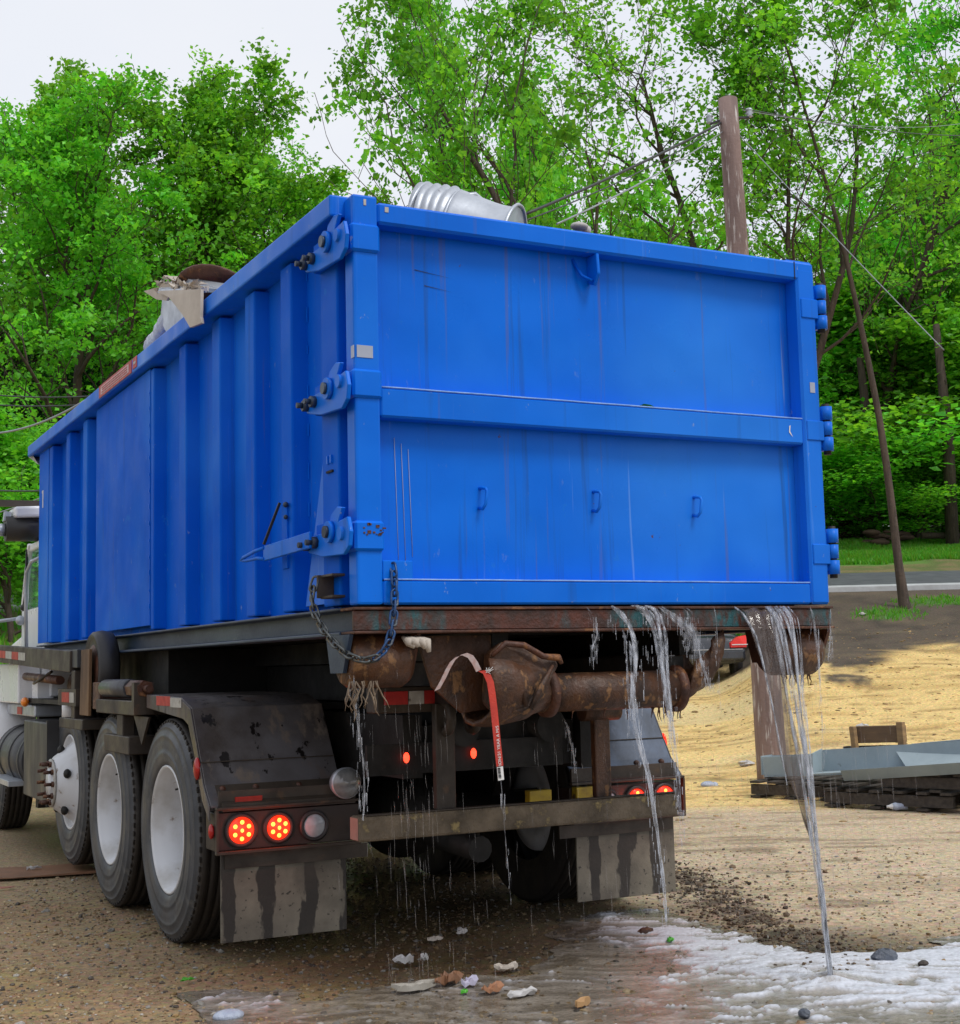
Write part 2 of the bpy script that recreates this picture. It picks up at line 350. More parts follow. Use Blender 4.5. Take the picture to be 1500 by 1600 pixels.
def leaf_mat(name, col, tr, hue=.5):
    t = NT(name); a = t.n('ShaderNodeVertexColor', layer_name='Col')
    oi = t.n('ShaderNodeObjectInfo'); hv = t.n('ShaderNodeHueSaturation')
    mr = t.n('ShaderNodeMapRange'); mr.inputs[3].default_value = .482; mr.inputs[4].default_value = .508
    t.l(oi.outputs['Random'], mr.inputs[0]); t.l(mr.outputs[0], hv.inputs['Hue'])
    mr2 = t.n('ShaderNodeMapRange'); mr2.inputs[3].default_value = .92; mr2.inputs[4].default_value = 1.2
    t.l(oi.outputs['Random'], mr2.inputs[0]); t.l(mr2.outputs[0], hv.inputs['Value'])
    c = t.mix(1.0, a.outputs[0], col, 'MULTIPLY'); t.l(c, hv.inputs['Color'])
    c2 = t.mix(1.0, hv.outputs[0], tr, 'MULTIPLY')
    d = t.n('ShaderNodeBsdfDiffuse'); tl = t.n('ShaderNodeBsdfTranslucent'); g = t.n('ShaderNodeBsdfGlossy'); g.inputs['Roughness'].default_value = .45
    t.l(hv.outputs[0], d.inputs[0]); t.l(c2, tl.inputs[0]); g.inputs[0].default_value = (1, 1, 1, 1)
    m1 = t.n('ShaderNodeMixShader'); m1.inputs[0].default_value = .45; t.l(d.outputs[0], m1.inputs[1]); t.l(tl.outputs[0], m1.inputs[2])
    m2 = t.n('ShaderNodeMixShader'); m2.inputs[0].default_value = .018; t.l(m1.outputs[0], m2.inputs[1]); t.l(g.outputs[0], m2.inputs[2])
    t.l(m2.outputs[0], t.out.inputs[0]); return t.m
leafm = leaf_mat('maple_leaf', (.12, .44, .04), (1.9, 1.55, .8))
leafdark = leaf_mat('dark_pine_needle', (.020, .085, .030), (1, 1, 1))
grassm = leaf_mat('grass_blade', (.10, .36, .03), (1.3, 1.2, .8))
def water_mat(name, alpha, lo, hi, col=(.80, .84, .9), st=(6, 6, .5), lowf=.35):
    t = NT(name)
    a = t.ramp(t.noise(9, 5, st), lo, hi, (alpha*lowf,)*3+(1,), (min(1, alpha*1.4),)*3+(1,))
    return t.bsdf(col, .12, 0, t.noise(14, 3, st), .6, .01, .8, Alpha=a)
waterm = water_mat('falling_water', .44, .44, .68, (.62, .66, .74), (7, 7, 1.1), .12)
waterthin = water_mat('thin_water', .26, .43, .66, (.62, .65, .72), (7, 7, 1.4), .05)
dripm = water_mat('drip_water', .11, .3, .75, (.52, .50, .50))

# ------------------------------------------------------------------ ground
def axis(segs):
    out = []
    for a, b, s in segs: out += list(np.arange(a, b, s))
    out.append(segs[-1][1]); return np.array(out)
S = axis([(-200, -60, 20), (-60, -20, 4), (-20, -6, .7), (-6, -3, .1), (-3, 3.2, .032), (3.2, 7, .09), (7, 22, .3), (22, 60, 2), (60, 240, 15)])
T = axis([(-60, -6, 6), (-6, 2.5, .5), (2.5, 3.6, .1), (3.6, 8.5, .034), (8.5, 14, .09), (14, 30, .2), (30, 52, .4), (52, 110, 2.5), (110, 420, 20)])
SS, TT = np.meshgrid(S, T)
GX = CAM.x+RH.x*SS+FH.x*TT; GY = CAM.y+RH.y*SS+FH.y*TT; GZ = terrain(GX, GY)
D = TT
def mixc(a, b, m): return a*(1-m[..., None])+np.array(b)*m[..., None]
N1 = fbm(GX*.8, GY*.8, 5, 1); N2 = fbm(GX*3, GY*3, 4, 2); N3 = fbm(GX*.25, GY*.25, 4, 3); N4 = fbm(GX*12, GY*12, 3, 4)
colr = np.ones(GX.shape+(3,))*np.array([.34, .245, .14])
colr = mixc(colr, (.27, .185, .10), sst(.4, .65, N1))
colr = mixc(colr, (.36, .27, .11), sst(.55, .75, N2)*.6)
pale = sst(5.6, 7.4, D+(N1-.5)*1.5)*sst(-.6, .6, SS-D*.03)
strk = fbm((GX*RH.x+GY*RH.y)*.9, (GX*FH.x+GY*FH.y)*5, 4, 6)
strk2 = fbm((GX*RH.x+GY*RH.y)*1.6, (GX*FH.x+GY*FH.y)*11, 4, 16)
colr = mixc(colr, (.62, .505, .35), pale*.95)
colr = mixc(colr, (.46, .355, .235), pale*sst(.5, .7, strk)*.7)
colr = mixc(colr, (.17, .12, .075), pale*sst(.62, .74, strk2)*.6)
leftp = sst(7.5, 9.5, D+(N1-.5)*2)*(1-sst(-.8, 0, SS+D*.12))
colr = mixc(colr, (.40, .31, .19), leftp*.85)
straw = sst(11.6, 13.0, D+(N1-.5)*1.2)
colr = mixc(colr, (.82, .60, .25), straw*(1-.75*sst(-.09, -.14, SS/np.maximum(D, 1))))
colr = mixc(colr, (.58, .38, .13), straw*sst(.48, .68, strk)*.7)
colr = mixc(colr, (.36, .23, .08), straw*sst(.60, .70, strk2)*.75)
colr = mixc(colr, (.72, .60, .33), straw*sst(.6, .72, N3)*.6)
sl_ = SS/np.maximum(D, 1)-.25
soil = sst(-.6, .6, D-(24.2+np.where(sl_ > 0, sl_*42, -sl_*110))+(N1-.5)*5+(N2-.5)*2)
colr = mixc(colr, (.105, .080, .060), soil)
colr = mixc(colr, (.055, .042, .033), soil*sst(.5, .68, N2)*.8)
colr = mixc(colr, (.19, .145, .09), soil*sst(.55, .7, strk)*.5)
gp = np.exp(-(((SS-10.6)/1.2)**2+((D-32.2)/.6)**2)); gp2 = np.exp(-(((SS-8.9)/.9)**2+((D-31)/.6)**2))
colr = mixc(colr, (.075, .20, .03), .8*sst(.45, .8, (gp+gp2)*(.5+N2)))
dry = sst(38.2, 38.6, D); colr = mixc(colr, (.21, .175, .075), dry)
colr = mixc(colr, (.09, .15, .03), dry*sst(.45, .6, N2)*.8)
grs = sst(41.4, 42.6, D+(N1-.5)*3); colr = mixc(colr, (.085, .30, .028), grs)
colr = mixc(colr, (.12, .24, .04), grs*sst(.5, .7, N1))
ff = sst(50, 53, D+(N1-.5)*3); colr = mixc(colr, (.07, .12, .03), ff)
lf = sst(-.1, -.2, SS/np.maximum(D, 1))*sst(15, 22, D)*(1-ff); colr = mixc(colr, (.11, .17, .035), lf*.8)
# wet ground below the truck and round the run-off
wet = np.maximum(np.exp(-((GX-.1)/1.22)**6)*sst(-.3, .9, GY+(N1-.5)*.6)*(1-sst(6.5, 8, GY)), sst(.5, .95, np.exp(-(((GX-.8)/1.4)**2+((GY-.1)/1.2)**2))+(N1-.5)*.4))
colr = mixc(colr, (.06, .045, .028), wet*.66)
rutv = (GX-1.32)*.93-(GY-.9)*.35; rutu = (GX-1.30)*.35+(GY-.9)*.93
rut = np.exp(-(rutv/.2)**2)*sst(-1.9, -1.2, rutu)*(1-sst(1.4, 2.2, rutu))
colr = mixc(colr, (.05, .036, .024), rut*sst(.3, .5, N4)*.9)
V = np.stack([GX, GY, GZ], -1).reshape(-1, 3)
ny, nx = GX.shape; I = np.arange(ny*nx).reshape(ny, nx)
F = np.stack([I[:-1, :-1], I[:-1, 1:], I[1:, 1:], I[1:, :-1]], -1).reshape(-1, 4)
ca = np.concatenate([colr.reshape(-1, 3), wet.reshape(-1, 1)], 1)
def ground_mat():
    t = NT('ground_soil'); a = t.n('ShaderNodeVertexColor', layer_name='Col')
    v = t.n('ShaderNodeTexVoronoi'); v.inputs['Scale'].default_value = 42; t.l(t.coord(), v.inputs[0])
    n = t.noise(22, 8, (1, 1, 1), .7); n2 = t.noise(110, 4)
    f = t.ramp(n, .3, .72, (.55, .55, .55, 1), (1.4, 1.38, 1.34, 1))
    c = t.mix(1, a.outputs[0], f, 'MULTIPLY')
    c = t.mix(.42, c, t.mix(1, c, t.mix(.55, (1.05, 1, .95), v.outputs['Color']), 'MULTIPLY'))
    c = t.mix(1, c, t.ramp(n2, .3, .7, (.72, .72, .72, 1), (1.25, 1.25, 1.25, 1)), 'MULTIPLY')
    r = t.mix(a.outputs['Alpha'], (.86,)*3, (.30,)*3)
    h = t.mix(.5, n, t.mix(.4, v.outputs['Distance'], n2))
    return t.bsdf(c, r, 0, h, .8, .02, .4)
gme = npmesh('ground', V, F, ground_mat(), True, ca)
mobj('ground', gme, kind='structure')
# road and kerb across the slope
def strip(name, d0, d1, lift, m, s0=-60, s1=90, step=1.2, edge=0):
    ss = np.arange(s0, s1, step); V = []; F = []
    for i, s in enumerate(ss):
        for d in (d0, d1):
            x = CAM.x+RH.x*s+FH.x*d; y = CAM.y+RH.y*s+FH.y*d; V.append((x, y, float(np.interp(d, PD, PZ))+lift))
        if edge:
            for d in (d1, d0):
                x = CAM.x+RH.x*s+FH.x*d; y = CAM.y+RH.y*s+FH.y*d; V.append((x, y, float(np.interp(d, PD, PZ))-.2))
    k = 4 if edge else 2; mb = MB()
    for i in range(len(ss)-1):
        if edge: F += [(i*4+j, (i+1)*4+j, (i+1)*4+(j+1) % 4, i*4+(j+1) % 4) for j in range(4)]
        else: F.append((i*2, (i+1)*2, (i+1)*2+1, i*2+1))
    mb.add(V, F); return link(name, mb, m, origin=(0, 0, 0), kind='structure')
strip('road', 34.2, 38.2, .05, asphalt)
strip('kerb', 33.85, 34.2, .10, kerbm, edge=1)

# loose stones: dense gravel near the camera, clods along the churned strip
rng = np.random.default_rng(4)
def stones(name, X, Y, R, cols, m, label, cat=None, flat=.6, sink=.25):
    n = len(X); base = np.array([(1, 0, 0), (-1, 0, 0), (0, 1, 0), (0, -1, 0), (0, 0, 1), (0, 0, -1), (.6, .6, .55), (-.6, .55, -.5), (.55, -.6, .5), (-.6, -.6, .5)])
    g_ = 1.618; base = np.array([(-1, g_, 0), (1, g_, 0), (-1, -g_, 0), (1, -g_, 0), (0, -1, g_), (0, 1, g_), (0, -1, -g_), (0, 1, -g_), (g_, 0, -1), (g_, 0, 1), (-g_, 0, -1), (-g_, 0, 1)])/1.9
    fb = np.array([(0, 11, 5), (0, 5, 1), (0, 1, 7), (0, 7, 10), (0, 10, 11), (1, 5, 9), (5, 11, 4), (11, 10, 2), (10, 7, 6), (7, 1, 8), (3, 9, 4), (3, 4, 2), (3, 2, 6), (3, 6, 8), (3, 8, 9), (4, 9, 5), (2, 4, 11), (6, 2, 10), (8, 6, 7), (9, 8, 1)])
    P = base[None]*(1+rng.uniform(-.35, .35, (n, 12, 1))*.7); P = P + rng.uniform(-.15, .15, P.shape)
    P = P*np.stack([rng.uniform(.7, 1.2, n), rng.uniform(.7, 1.2, n), rng.uniform(.4, .8, n)*flat/.6], 1)[:, None]*R[:, None, None]
    a = rng.uniform(0, 6.28, n); c, s = np.cos(a)[:, None], np.sin(a)[:, None]
    P = np.stack([P[..., 0]*c-P[..., 1]*s, P[..., 0]*s+P[..., 1]*c, P[..., 2]], -1)
    P += np.stack([X, Y, terrain(X, Y)+R*sink], 1)[:, None]
    F = (fb[None]+np.arange(n)[:, None, None]*12).reshape(-1, 3)
    cc = np.repeat(np.concatenate([cols, np.ones((n, 1))], 1), 12, 0)
    me = npmesh(name, P.reshape(-1, 3), F, m, False, cc)
    return mobj(name, me, label=label, cat=cat, kind='stuff')
def vcol_mat(name, rough=.6, spec=.4):
    t = NT(name); a = t.n('ShaderNodeVertexColor', layer_name='Col')
    c = t.mix(1, a.outputs[0], t.ramp(t.noise(60, 4), .3, .7, (.7, .7, .7, 1), (1.25, 1.25, 1.25, 1)), 'MULTIPLY')
    return t.bsdf(c, rough, 0, spec=spec)
stm = vcol_mat('pebble')
def scat(n, s0, s1, d0, d1, pw=1.0):
    s = rng.uniform(s0, s1, n); d = d0+(d1-d0)*rng.uniform(0, 1, n)**pw
    s = s*(d/d1)**.6 if pw != 1 else s
    return CAM.x+RH.x*s+FH.x*d, CAM.y+RH.y*s+FH.y*d
X, Y = scat(30000, -3.0, 2.9, 3.5, 9.5, 1.5)
pal = np.array([(.42, .31, .17), (.26, .19, .11), (.52, .40, .24), (.12, .10, .08), (.38, .25, .11), (.40, .38, .34), (.30, .19, .10)])
cl = pal[rng.integers(0, len(pal), len(X))]*rng.uniform(.55, 1.1, (len(X), 1))
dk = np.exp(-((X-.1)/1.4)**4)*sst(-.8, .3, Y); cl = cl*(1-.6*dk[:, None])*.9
keep = rng.uniform(0, 1, len(X)) > .65*sst(-.3, .8, (X-CAM.x)*RH.x+(Y-CAM.y)*RH.y)*sst(5.8, 7, (X-CAM.x)*FH.x+(Y-CAM.y)*FH.y)
X, Y, cl = X[keep], Y[keep], cl[keep]
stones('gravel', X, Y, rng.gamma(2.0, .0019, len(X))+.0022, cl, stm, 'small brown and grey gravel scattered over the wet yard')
n = 1900; u = rng.uniform(-1.15, 2.2, n); v = rng.normal(0, .15, n)
cx_ = 1.32+u*.35/1.0-.0+v*.93+.9*0; cy_ = .9+u*.93-v*.35
X = 1.31+.35*u+.93*v; Y = .9+.93*u-.35*v
cl = np.array([(.075, .050, .030)])*rng.uniform(.5, 1.7, (n, 1))
stones('soil_clod', X, Y, np.clip(rng.gamma(1.5, .003, n)+.002, 0, .016), cl, stm, 'dark wet clods of earth churned up beside the water', sink=.4)
X, Y = scat(4200, .3, 4.6, 8.0, 30); 
DD = (X-CAM.x)*FH.x+(Y-CAM.y)*FH.y; SSs = (X-CAM.x)*RH.x+(Y-CAM.y)*RH.y
X2 = CAM.x+RH.x*SSs*DD/10+FH.x*DD; Y2 = CAM.y+RH.y*SSs*DD/10+FH.y*DD
cl = np.array([(.30, .20, .085)])*rng.uniform(.4, 1.9, (len(X2), 1))
stones('straw_clump', X2, Y2, (rng.gamma(1.4, .005, len(X2))+.004)*np.clip(DD/14, .7, 1.7), cl, stm, 'clumps of straw and earth scattered on the yellow bank', flat=.3, sink=.1)

# ------------------------------------------------------------------ run-off water with foam
def foam_sheet():
    st = .0125; xs = np.arange(-1.75, 2.6, st); ys = np.arange(-1.5, 1.85, st); X, Y = np.meshgrid(xs, ys)
    # outline of the spill as a polygon on the ground
    poly = np.array([(.56, 1.46), (1.0, 1.62), (1.22, 1.45), (1.12, 1.05), (1.12, .72), (1.02, .42), (1.1, .12), (1.36, .0), (1.75, .15), (2.6, -.2), (2.6, -1.5), (-.35, -1.5), (-1.1, -.1), (-1.55, .45), (-1.45, .98), (-1.2, 1.0), (-1.05, .62), (-.75, .62), (-.45, .62), (-.1, .55), (.15, .8)])
    n = len(poly); d = np.full(X.shape, 1e9); inside = np.zeros(X.shape, bool)
    for i in range(n):
        a = poly[i]; b = poly[(i+1) % n]; e = b-a
        t = np.clip(((X-a[0])*e[0]+(Y-a[1])*e[1])/(e@e), 0, 1); d = np.minimum(d, np.hypot(X-a[0]-t*e[0], Y-a[1]-t*e[1]))
        c = ((a[1] > Y) != (b[1] > Y)) & (X < (b[0]-a[0])*(Y-a[1])/(b[1]-a[1]+1e-12)+a[0]); inside ^= c
    sd_ = np.where(inside, d, -d)+(fbm(X*5, Y*5, 4, 31)-.5)*.28
    U = X*RH.x+Y*RH.y; W = X*FH.x+Y*FH.y
    wx = fbm(X*2.2, Y*2.2, 3, 41)*1.5; wy = fbm(X*2.2, Y*2.2, 3, 43)*.9
    a = 1-np.abs(fbm(U*3.2+wx*1.6, W*6.5+wy*2.2, 6, 21)*2-1); b = fbm(U*13+wx*5, W*24+wy*7, 5, 22); c = fbm(U*.9, W*1.8, 3, 24)
    dm = np.exp(-(((X-.95)/.75)**2+((Y+.35)/.75)**2))+.75*np.exp(-(((X-.78)/.22)**2+((Y-.75)/.75)**2))+.9*np.exp(-(((X-1.9)/.9)**2+((Y+.5)/.6)**2))+.35*np.exp(-(((X-.1)/.5)**2+((Y-.0)/.45)**2))
    dm += .42*np.exp(-(((X+1.3)/.22)**2+((Y-.75)/.28)**2))+.30*np.exp(-(((X+.5)/.5)**2+((Y-.35)/.22)**2))
    rid = 1-np.abs(fbm(U*6.5+wx*2.6, W*13+wy*3.2, 5, 51)*2-1); fin = fbm(U*22+wx*6, W*44+wy*9, 3, 52)
    fld = rid*.62+fin*.38+.30*(a-.8)+(c-.5)*.45
    thr = .98-.37*np.clip(dm, 0, 1)
    foam = (sst(thr-.03, thr+.10, fld)+.30*sst(thr-.22, thr+.02, fld)).clip(0, 1)*sst(0, .05, sd_)
    splash = np.exp(-(((X-.74)/.10)**2+((Y+.28)/.08)**2))
    Z = terrain(X, Y)*.35+.004+.011*foam*(.4+a*.8)+.008*b*np.clip(dm, 0, 1)+.03*splash*b*2+np.clip(sd_, -.1, 0)*.2
    br = np.array([.13, .105, .075]); tan = np.array([.27, .235, .19]); wh = np.array([.60, .63, .70])
    base = br*(1-sst(.35, .7, b)[..., None])+tan*sst(.35, .7, b)[..., None]
    base = mixc(base, (.34, .31, .28), np.clip(dm, 0, 1)*.6)
    colv = base*(1-foam[..., None])+wh*foam[..., None]
    keep = sd_ > 0
    ny, nx = X.shape; I = np.arange(ny*nx).reshape(ny, nx)
    F = np.stack([I[:-1, :-1], I[:-1, 1:], I[1:, 1:], I[1:, :-1]], -1).reshape(-1, 4)
    F = F[keep.ravel()[F].all(1)]
    used, inv = np.unique(F, return_inverse=True)
    V = np.stack([X, Y, Z], -1).reshape(-1, 3)[used]; cc = np.concatenate([colv.reshape(-1, 3), foam.reshape(-1, 1)], 1)[used]
    t = NT('foaming_run_off'); at = t.n('ShaderNodeVertexColor', layer_name='Col')
    c_ = t.mix(1, at.outputs[0], t.ramp(t.noise(55, 5), .3, .7, (.78, .78, .78, 1), (1.15, 1.15, 1.15, 1)), 'MULTIPLY')
    r = t.mix(at.outputs['Alpha'], (.12,)*3, (.5,)*3)
    m = t.bsdf(c_, r, 0, t.noise(40, 5), .5, .012, .6)
    mobj('water', npmesh('water', V, inv.reshape(F.shape), m, True, cc), kind='structure')
foam_sheet()

# ------------------------------------------------------------------ blue roll-off container
ZB, ZT, HW = 1.48, 2.986, 1.084
box = thing('roll_off_container', (0, 3.1, 1.30), 'long blue steel roll-off dumpster dripping water, carried on the back of the truck', 'dumpster')
def part(name, mb, m, p, **k): return link(name, mb, m, p, **k)
XW = HW-.067                                                     # plane of the recessed side sheet
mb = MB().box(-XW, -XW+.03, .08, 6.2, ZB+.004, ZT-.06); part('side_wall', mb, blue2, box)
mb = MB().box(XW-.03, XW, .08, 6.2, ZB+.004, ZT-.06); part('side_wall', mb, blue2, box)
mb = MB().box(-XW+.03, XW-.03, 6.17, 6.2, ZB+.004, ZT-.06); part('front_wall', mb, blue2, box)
mb = MB().box(-XW+.03, XW-.03, .12, 6.17, ZB-.02, ZB+.03); part('floor', mb, steel_dark, box)
# top rails with a wider lip than the ribs
for s in (-1, 1):
    mb = MB().box(s*1.14, s*1.0, .082, 6.40, 2.918, 3.0)
    part('top_rail', mb, blue3, box, bevel=.008, seg=2)
mb = MB().add([(-1.135, 6.40, 2.92), (-1.0, 6.40, 2.92), (-1.0, 6.25, 2.84), (-1.085, 6.25, 2.84), (-1.135, 6.40, 2.99), (-1.0, 6.40, 2.99)], [(0, 1, 2, 3), (0, 4, 5, 1), (0, 3, 4), (1, 5, 2)])
part('rail_end_gusset', mb, whitetape, box)
mb = MB().box(-1.0, 1.0, 6.14, 6.24, 2.918, 3.0); part('top_rail', mb, blue3, box, bevel=.008)
# ribs: rear-outer corner at these y
ribw = .125
for y in (.667, 1.136, 1.639, 2.213, 2.843, 4.532, 5.083, 5.698):
    y1 = y+ribw if y != 2.843 else y+.06
    z1 = 2.905
    mb = MB().add([(-HW, y, ZB+.006), (-HW, y1, ZB+.006), (-XW+.002, y1+.03, ZB+.006), (-XW+.002, y-.012, ZB+.006),
                   (-HW, y, z1), (-HW, y1, z1), (-XW+.002, y1+.03, z1), (-XW+.002, y-.012, z1)],
                  [(0, 1, 2, 3), (7, 6, 5, 4), (0, 4, 5, 1), (1, 5, 6, 2), (3, 7, 4, 0)])
    part('rib', mb, blue2, box, bevel=.008, seg=2)
    mbr = MB().add([(-v[0], v[1], v[2]) for v in mb.v], [f[::-1] for f in mb.f]); part('rib', mbr, blue2, box, bevel=.008)
for i, y in enumerate((.34, .9, 1.4, 1.95, 2.55, 4.9, 5.4)):      # short tack welds in the rib corners
    mb = MB(); rr = random.Random(i)
    for z in np.arange(1.55, 2.85, .16): mb.box(-XW-.003, -XW-.007, y+.30, y+.306, z+rr.uniform(-.03, .03), z+.05)
    part('weld_bead', mb, blue3, box, kind='stuff')
# flush name-board plate between ribs
part('plate_panel', MB().box(-HW-.003, -HW+.004, 2.906, 4.24, ZB+.03, 2.91), blue2, box, bevel=.002)
mb = MB()
for k in range(14): mb.box(-HW-.007, -HW-.003, 2.912, 2.92, 1.6+k*.09, 1.6+k*.09+random.Random(k).uniform(.01, .03))
part('weld_bead', mb, blue3, box, kind='stuff')
part('plate_panel', MB().box(-HW-.002, -HW+.004, 5.835, 6.2, ZB+.01, 2.91), blue2, box, bevel=.002, label='narrow blue end plate with a small white painted mark')
part('painted_mark', MB().box(-HW-.005, -HW-.0021, 6.03, 6.055, 2.49, 2.62).box(-HW-.005, -HW-.0021, 6.05, 6.075, 2.60, 2.62), whiteplain, box)
# bottom side rail (dark channel)
for s in (-1, 1):
    mb = MB().prism([(s*(HW+.012), 1.476), (s*(XW-.03), 1.476), (s*(XW-.03), 1.375), (s*(HW+.020), 1.375), (s*(HW+.020), 1.387), (s*(XW+.02), 1.392), (s*(XW+.02), 1.464), (s*(HW+.012), 1.466)], 1, .13, 6.2)
    part('bottom_rail', mb, bluedirty, box, bevel=.003)
mb = MB()
for k in range(15): mb.box(-XW+.04, XW-.04, .35+k*.4, .42+k*.4, 1.385, 1.455)
part('cross_member', mb, steel_dark, box)
# rear sill, rusty with teal paint remains
mb = MB().box(-1.096, 1.096, .012, .030, 1.388, 1.462)
part('sill', mb, sillm, box, bevel=.004)
part('sill_flange', MB().box(-1.10, 1.10, .002, .13, 1.4625, 1.4725), rust, box, bevel=.002)
part('sill_flange', MB().box(-1.098, 1.098, -.004, .13, 1.378, 1.3875), rust, box, bevel=.002)
# corner post (left rear) and its details
part('corner_post', MB().box(-HW, -XW+.01, .165, .335, ZB+.006, 2.905), blue2, box, bevel=.008, seg=2)
part('corner_post', MB().box(-XW-.012, -XW+.02, .086, .165, ZB+.006, 2.91), blue3, box, bevel=.004)
part('corner_post', MB().box(HW, XW-.01, .10, .335, ZB+.006, 2.905), blue2, box, bevel=.008)
part('post_seam', MB().box(-XW-.016, -XW, .36, .385, ZB+.006, 2.9), blue3, box)
mb = MB().add([(-XW-.004, .37, 2.08), (-XW-.004, .62, 1.50), (-XW-.004, .34, 1.50), (-HW+.012, .345, 2.08), (-HW+.012, .56, 1.50), (-HW+.012, .345, 1.50)], [(0, 1, 4, 3), (3, 4, 5), (0, 3, 5, 2)])
part('gusset_plate', mb, blue3, box, bevel=.003)
for dy in (0, .035):
    part('weld_tab', MB().box(-HW-.008, -HW, .225+dy, .237+dy, 2.02, 2.05), blue3, box)
part('weld_tab', MB().box(-HW-.008, -HW, .215, .275, 1.985, 1.993), steel_dark, box)
for z, h in ((1.60, .018), (1.545, .03)): part('rust_spot', MB().box(-XW-.0145, -XW-.0115, .11, .125, z, z+h), rust, box)
# ---- tailgate
tg = MB()
fr = lambda a, b, c, d, e=0.0, g=.085: MB().box(a, b, e, g, c, d)
tail = part('tailgate', fr(-HW, -.984, ZB, ZT), blue3, box, bevel=.010, seg=2)
def tp(name, mb, m=blue3, b=.006, **k): return part(name, mb, m, tail, bevel=b, **k)
tp('side_frame', fr(.984, HW, ZB, ZT-.05, 0, .085), b=.010)
tp('top_frame', fr(-.9835, HW-.0005, 2.884, ZT-.02, .001, .0845), b=.010)
tp('middle_bar', fr(-.9835, .9835, 2.162, 2.272, .002, .0835), b=.008)
tp('bottom_frame', fr(-.9835, .9835, ZB+.001, 1.57, .002, .0835), b=.008)
mb = MB(); nx_, nz_ = 28, 20
def dent(x, z): return .079+.004*math.sin(x*3.1+1)*math.sin(z*4.2)+.003*math.sin(x*7+z*3)
vs = [(x, dent(x, z), z) for z in np.linspace(1.50, 2.95, nz_) for x in np.linspace(-1.0, 1.0, nx_)]
mb.add(vs, [(j*nx_+i, j*nx_+i+1, (j+1)*nx_+i+1, (j+1)*nx_+i) for j in range(nz_-1) for i in range(nx_-1)], True)
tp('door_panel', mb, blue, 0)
tp('panel_backing', MB().box(-1.0, 1.0, .094, .104, 1.5, 2.93), blue2, 0)
for x0, x1, zc in ((-.98, .98, 2.2735), (-.98, .98, 1.5715)):
    pts = [(x, .004, zc+.0004*math.sin(x*20)) for x in np.linspace(x0, x1, 30)]
    tp('weld_bead', MB().tube(pts, .0034, 5), blue_edge if 'blue_edge' in globals() else M('pale_worn_edge', (.25, .42, .80), (.12, .28, .7), 20, rough=.4, bump=0), 0)
for z0, z1 in ((2.768, 2.873), (2.226, 2.331), (1.672, 1.780)):       # bands that carry the latch pins
    tp('latch_band', MB().box(-HW-.012, -.980, -.012, .086, z0, z1), blue3, .009, label='blue wrap band with chipped rusty paint' if z0 < 1.7 else None)
    tp('latch_pin', MB().cyl((-HW-.013, .035, (z0+z1)/2+.01), (-HW-.055, .035, (z0+z1)/2+.01), .024, 14), blue3, 0)
rb = random.Random(5); mb = MB()
for k in range(16):
    x = -1.035+rb.uniform(-.03, .05); z = 1.745+rb.uniform(-.02, .02); w_ = rb.uniform(.004, .014); mb.box(x, x+w_, -.0145, -.0122, z, z+w_*rb.uniform(.4, .9))
tp('rust_patch', mb, rust, 0)
for x, z in ((-.537, 1.88), (-.029, 1.885), (.461, 1.88)):
    y0 = dent(x, z)
    tp('pull_hook', MB().tube([(x-.014, y0, z-.030), (x-.012, y0-.028, z-.036), (x-.005, y0-.04, z-.02), (x+.002, y0-.04, z+.03), (x, y0-.034, z+.042), (x-.006, y0-.012, z+.046), (x-.009, y0+.002, z+.044)], .0065, 8), blue3, 0)
tp('lifting_lug', MB().prism([(.079, 2.884), (.005, 2.884), (-.002, 2.80), (.03, 2.757), (.079, 2.775)], 0, -.034, -.020), blue3, .003)
tp('lug_strap', MB().tube([(-.10, .08, 2.87), (-.075, .055, 2.80), (-.04, .03, 2.775)], .007, 6), blue2, 0)
tp('corner_tab', MB().box(-.984, -.865, .004, .060, 1.5705, 1.640), blue3, .003)
tp('grey_sticker', MB().box(-1.075, -1.012, -.0022, -.0004, 2.375, 2.420).box(-1.0862, -1.0845, 0, .028, 2.374, 2.419), greytape, 0)
tp('grey_sticker', MB().box(1.028, 1.055, -.0022, -.0004, 2.39, 2.435), greytape, 0)
leafgreen = M('fallen_green_leaf', (.05, .32, .02), (.08, .4, .03), 20, rough=.5, bump=0)
tp('fallen_leaf', MB().add([(.145, .012, 2.276), (.17, .006, 2.286), (.20, .004, 2.284), (.225, .01, 2.277), (.20, .03, 2.279), (.17, .03, 2.279)], [(0, 1, 2, 3, 4, 5)]), leafgreen, 0)
tp('paint_scar', MB().add([(.905, -.0006, 2.238), (.912, -.0006, 2.24), (.908, -.0006, 2.215), (.922, -.0006, 2.19), (.902, -.0006, 2.21)], [(4, 3, 2, 1, 0)]), whiteplain, 0)
mb = MB()
for k in range(3): mb.tube([(-.90+k*.028, dent(-.9, 2)-.0015, 2.10-k*.02), (-.895+k*.028, dent(-.9, 1.8)-.0015, 1.85), (-.89+k*.028, dent(-.9, 1.6)-.0015, 1.60+k*.03)], .0011, 4)
tp('lime_streak', mb, greytape, 0)
mb = MB().add([(-.8, dent(-.8, 2.75)-.002, 2.752), (-.64, dent(-.64, 2.75)-.002, 2.731), (-.8, dent(-.8, 2.75)-.002, 2.749)], [(0, 1, 2)]).add([(-.76, dent(-.76, 2.7)-.002, 2.695), (-.64, dent(-.64, 2.7)-.002, 2.678), (-.76, dent(-.76, 2.7)-.002, 2.692)], [(0, 1, 2)])
tp('scratch', mb, steel_dark, 0)
tp('paint_chip', MB().box(-1.04, -1.03, -.0022, .001, 2.945, 2.968).box(-.955, -.94, -.0012, .003, 2.93, 2.95), whitetape, 0)
tp('corner_seam', MB().box(.973, .977, -.0012, .002, 2.885, 2.962), steel_dark, 0)
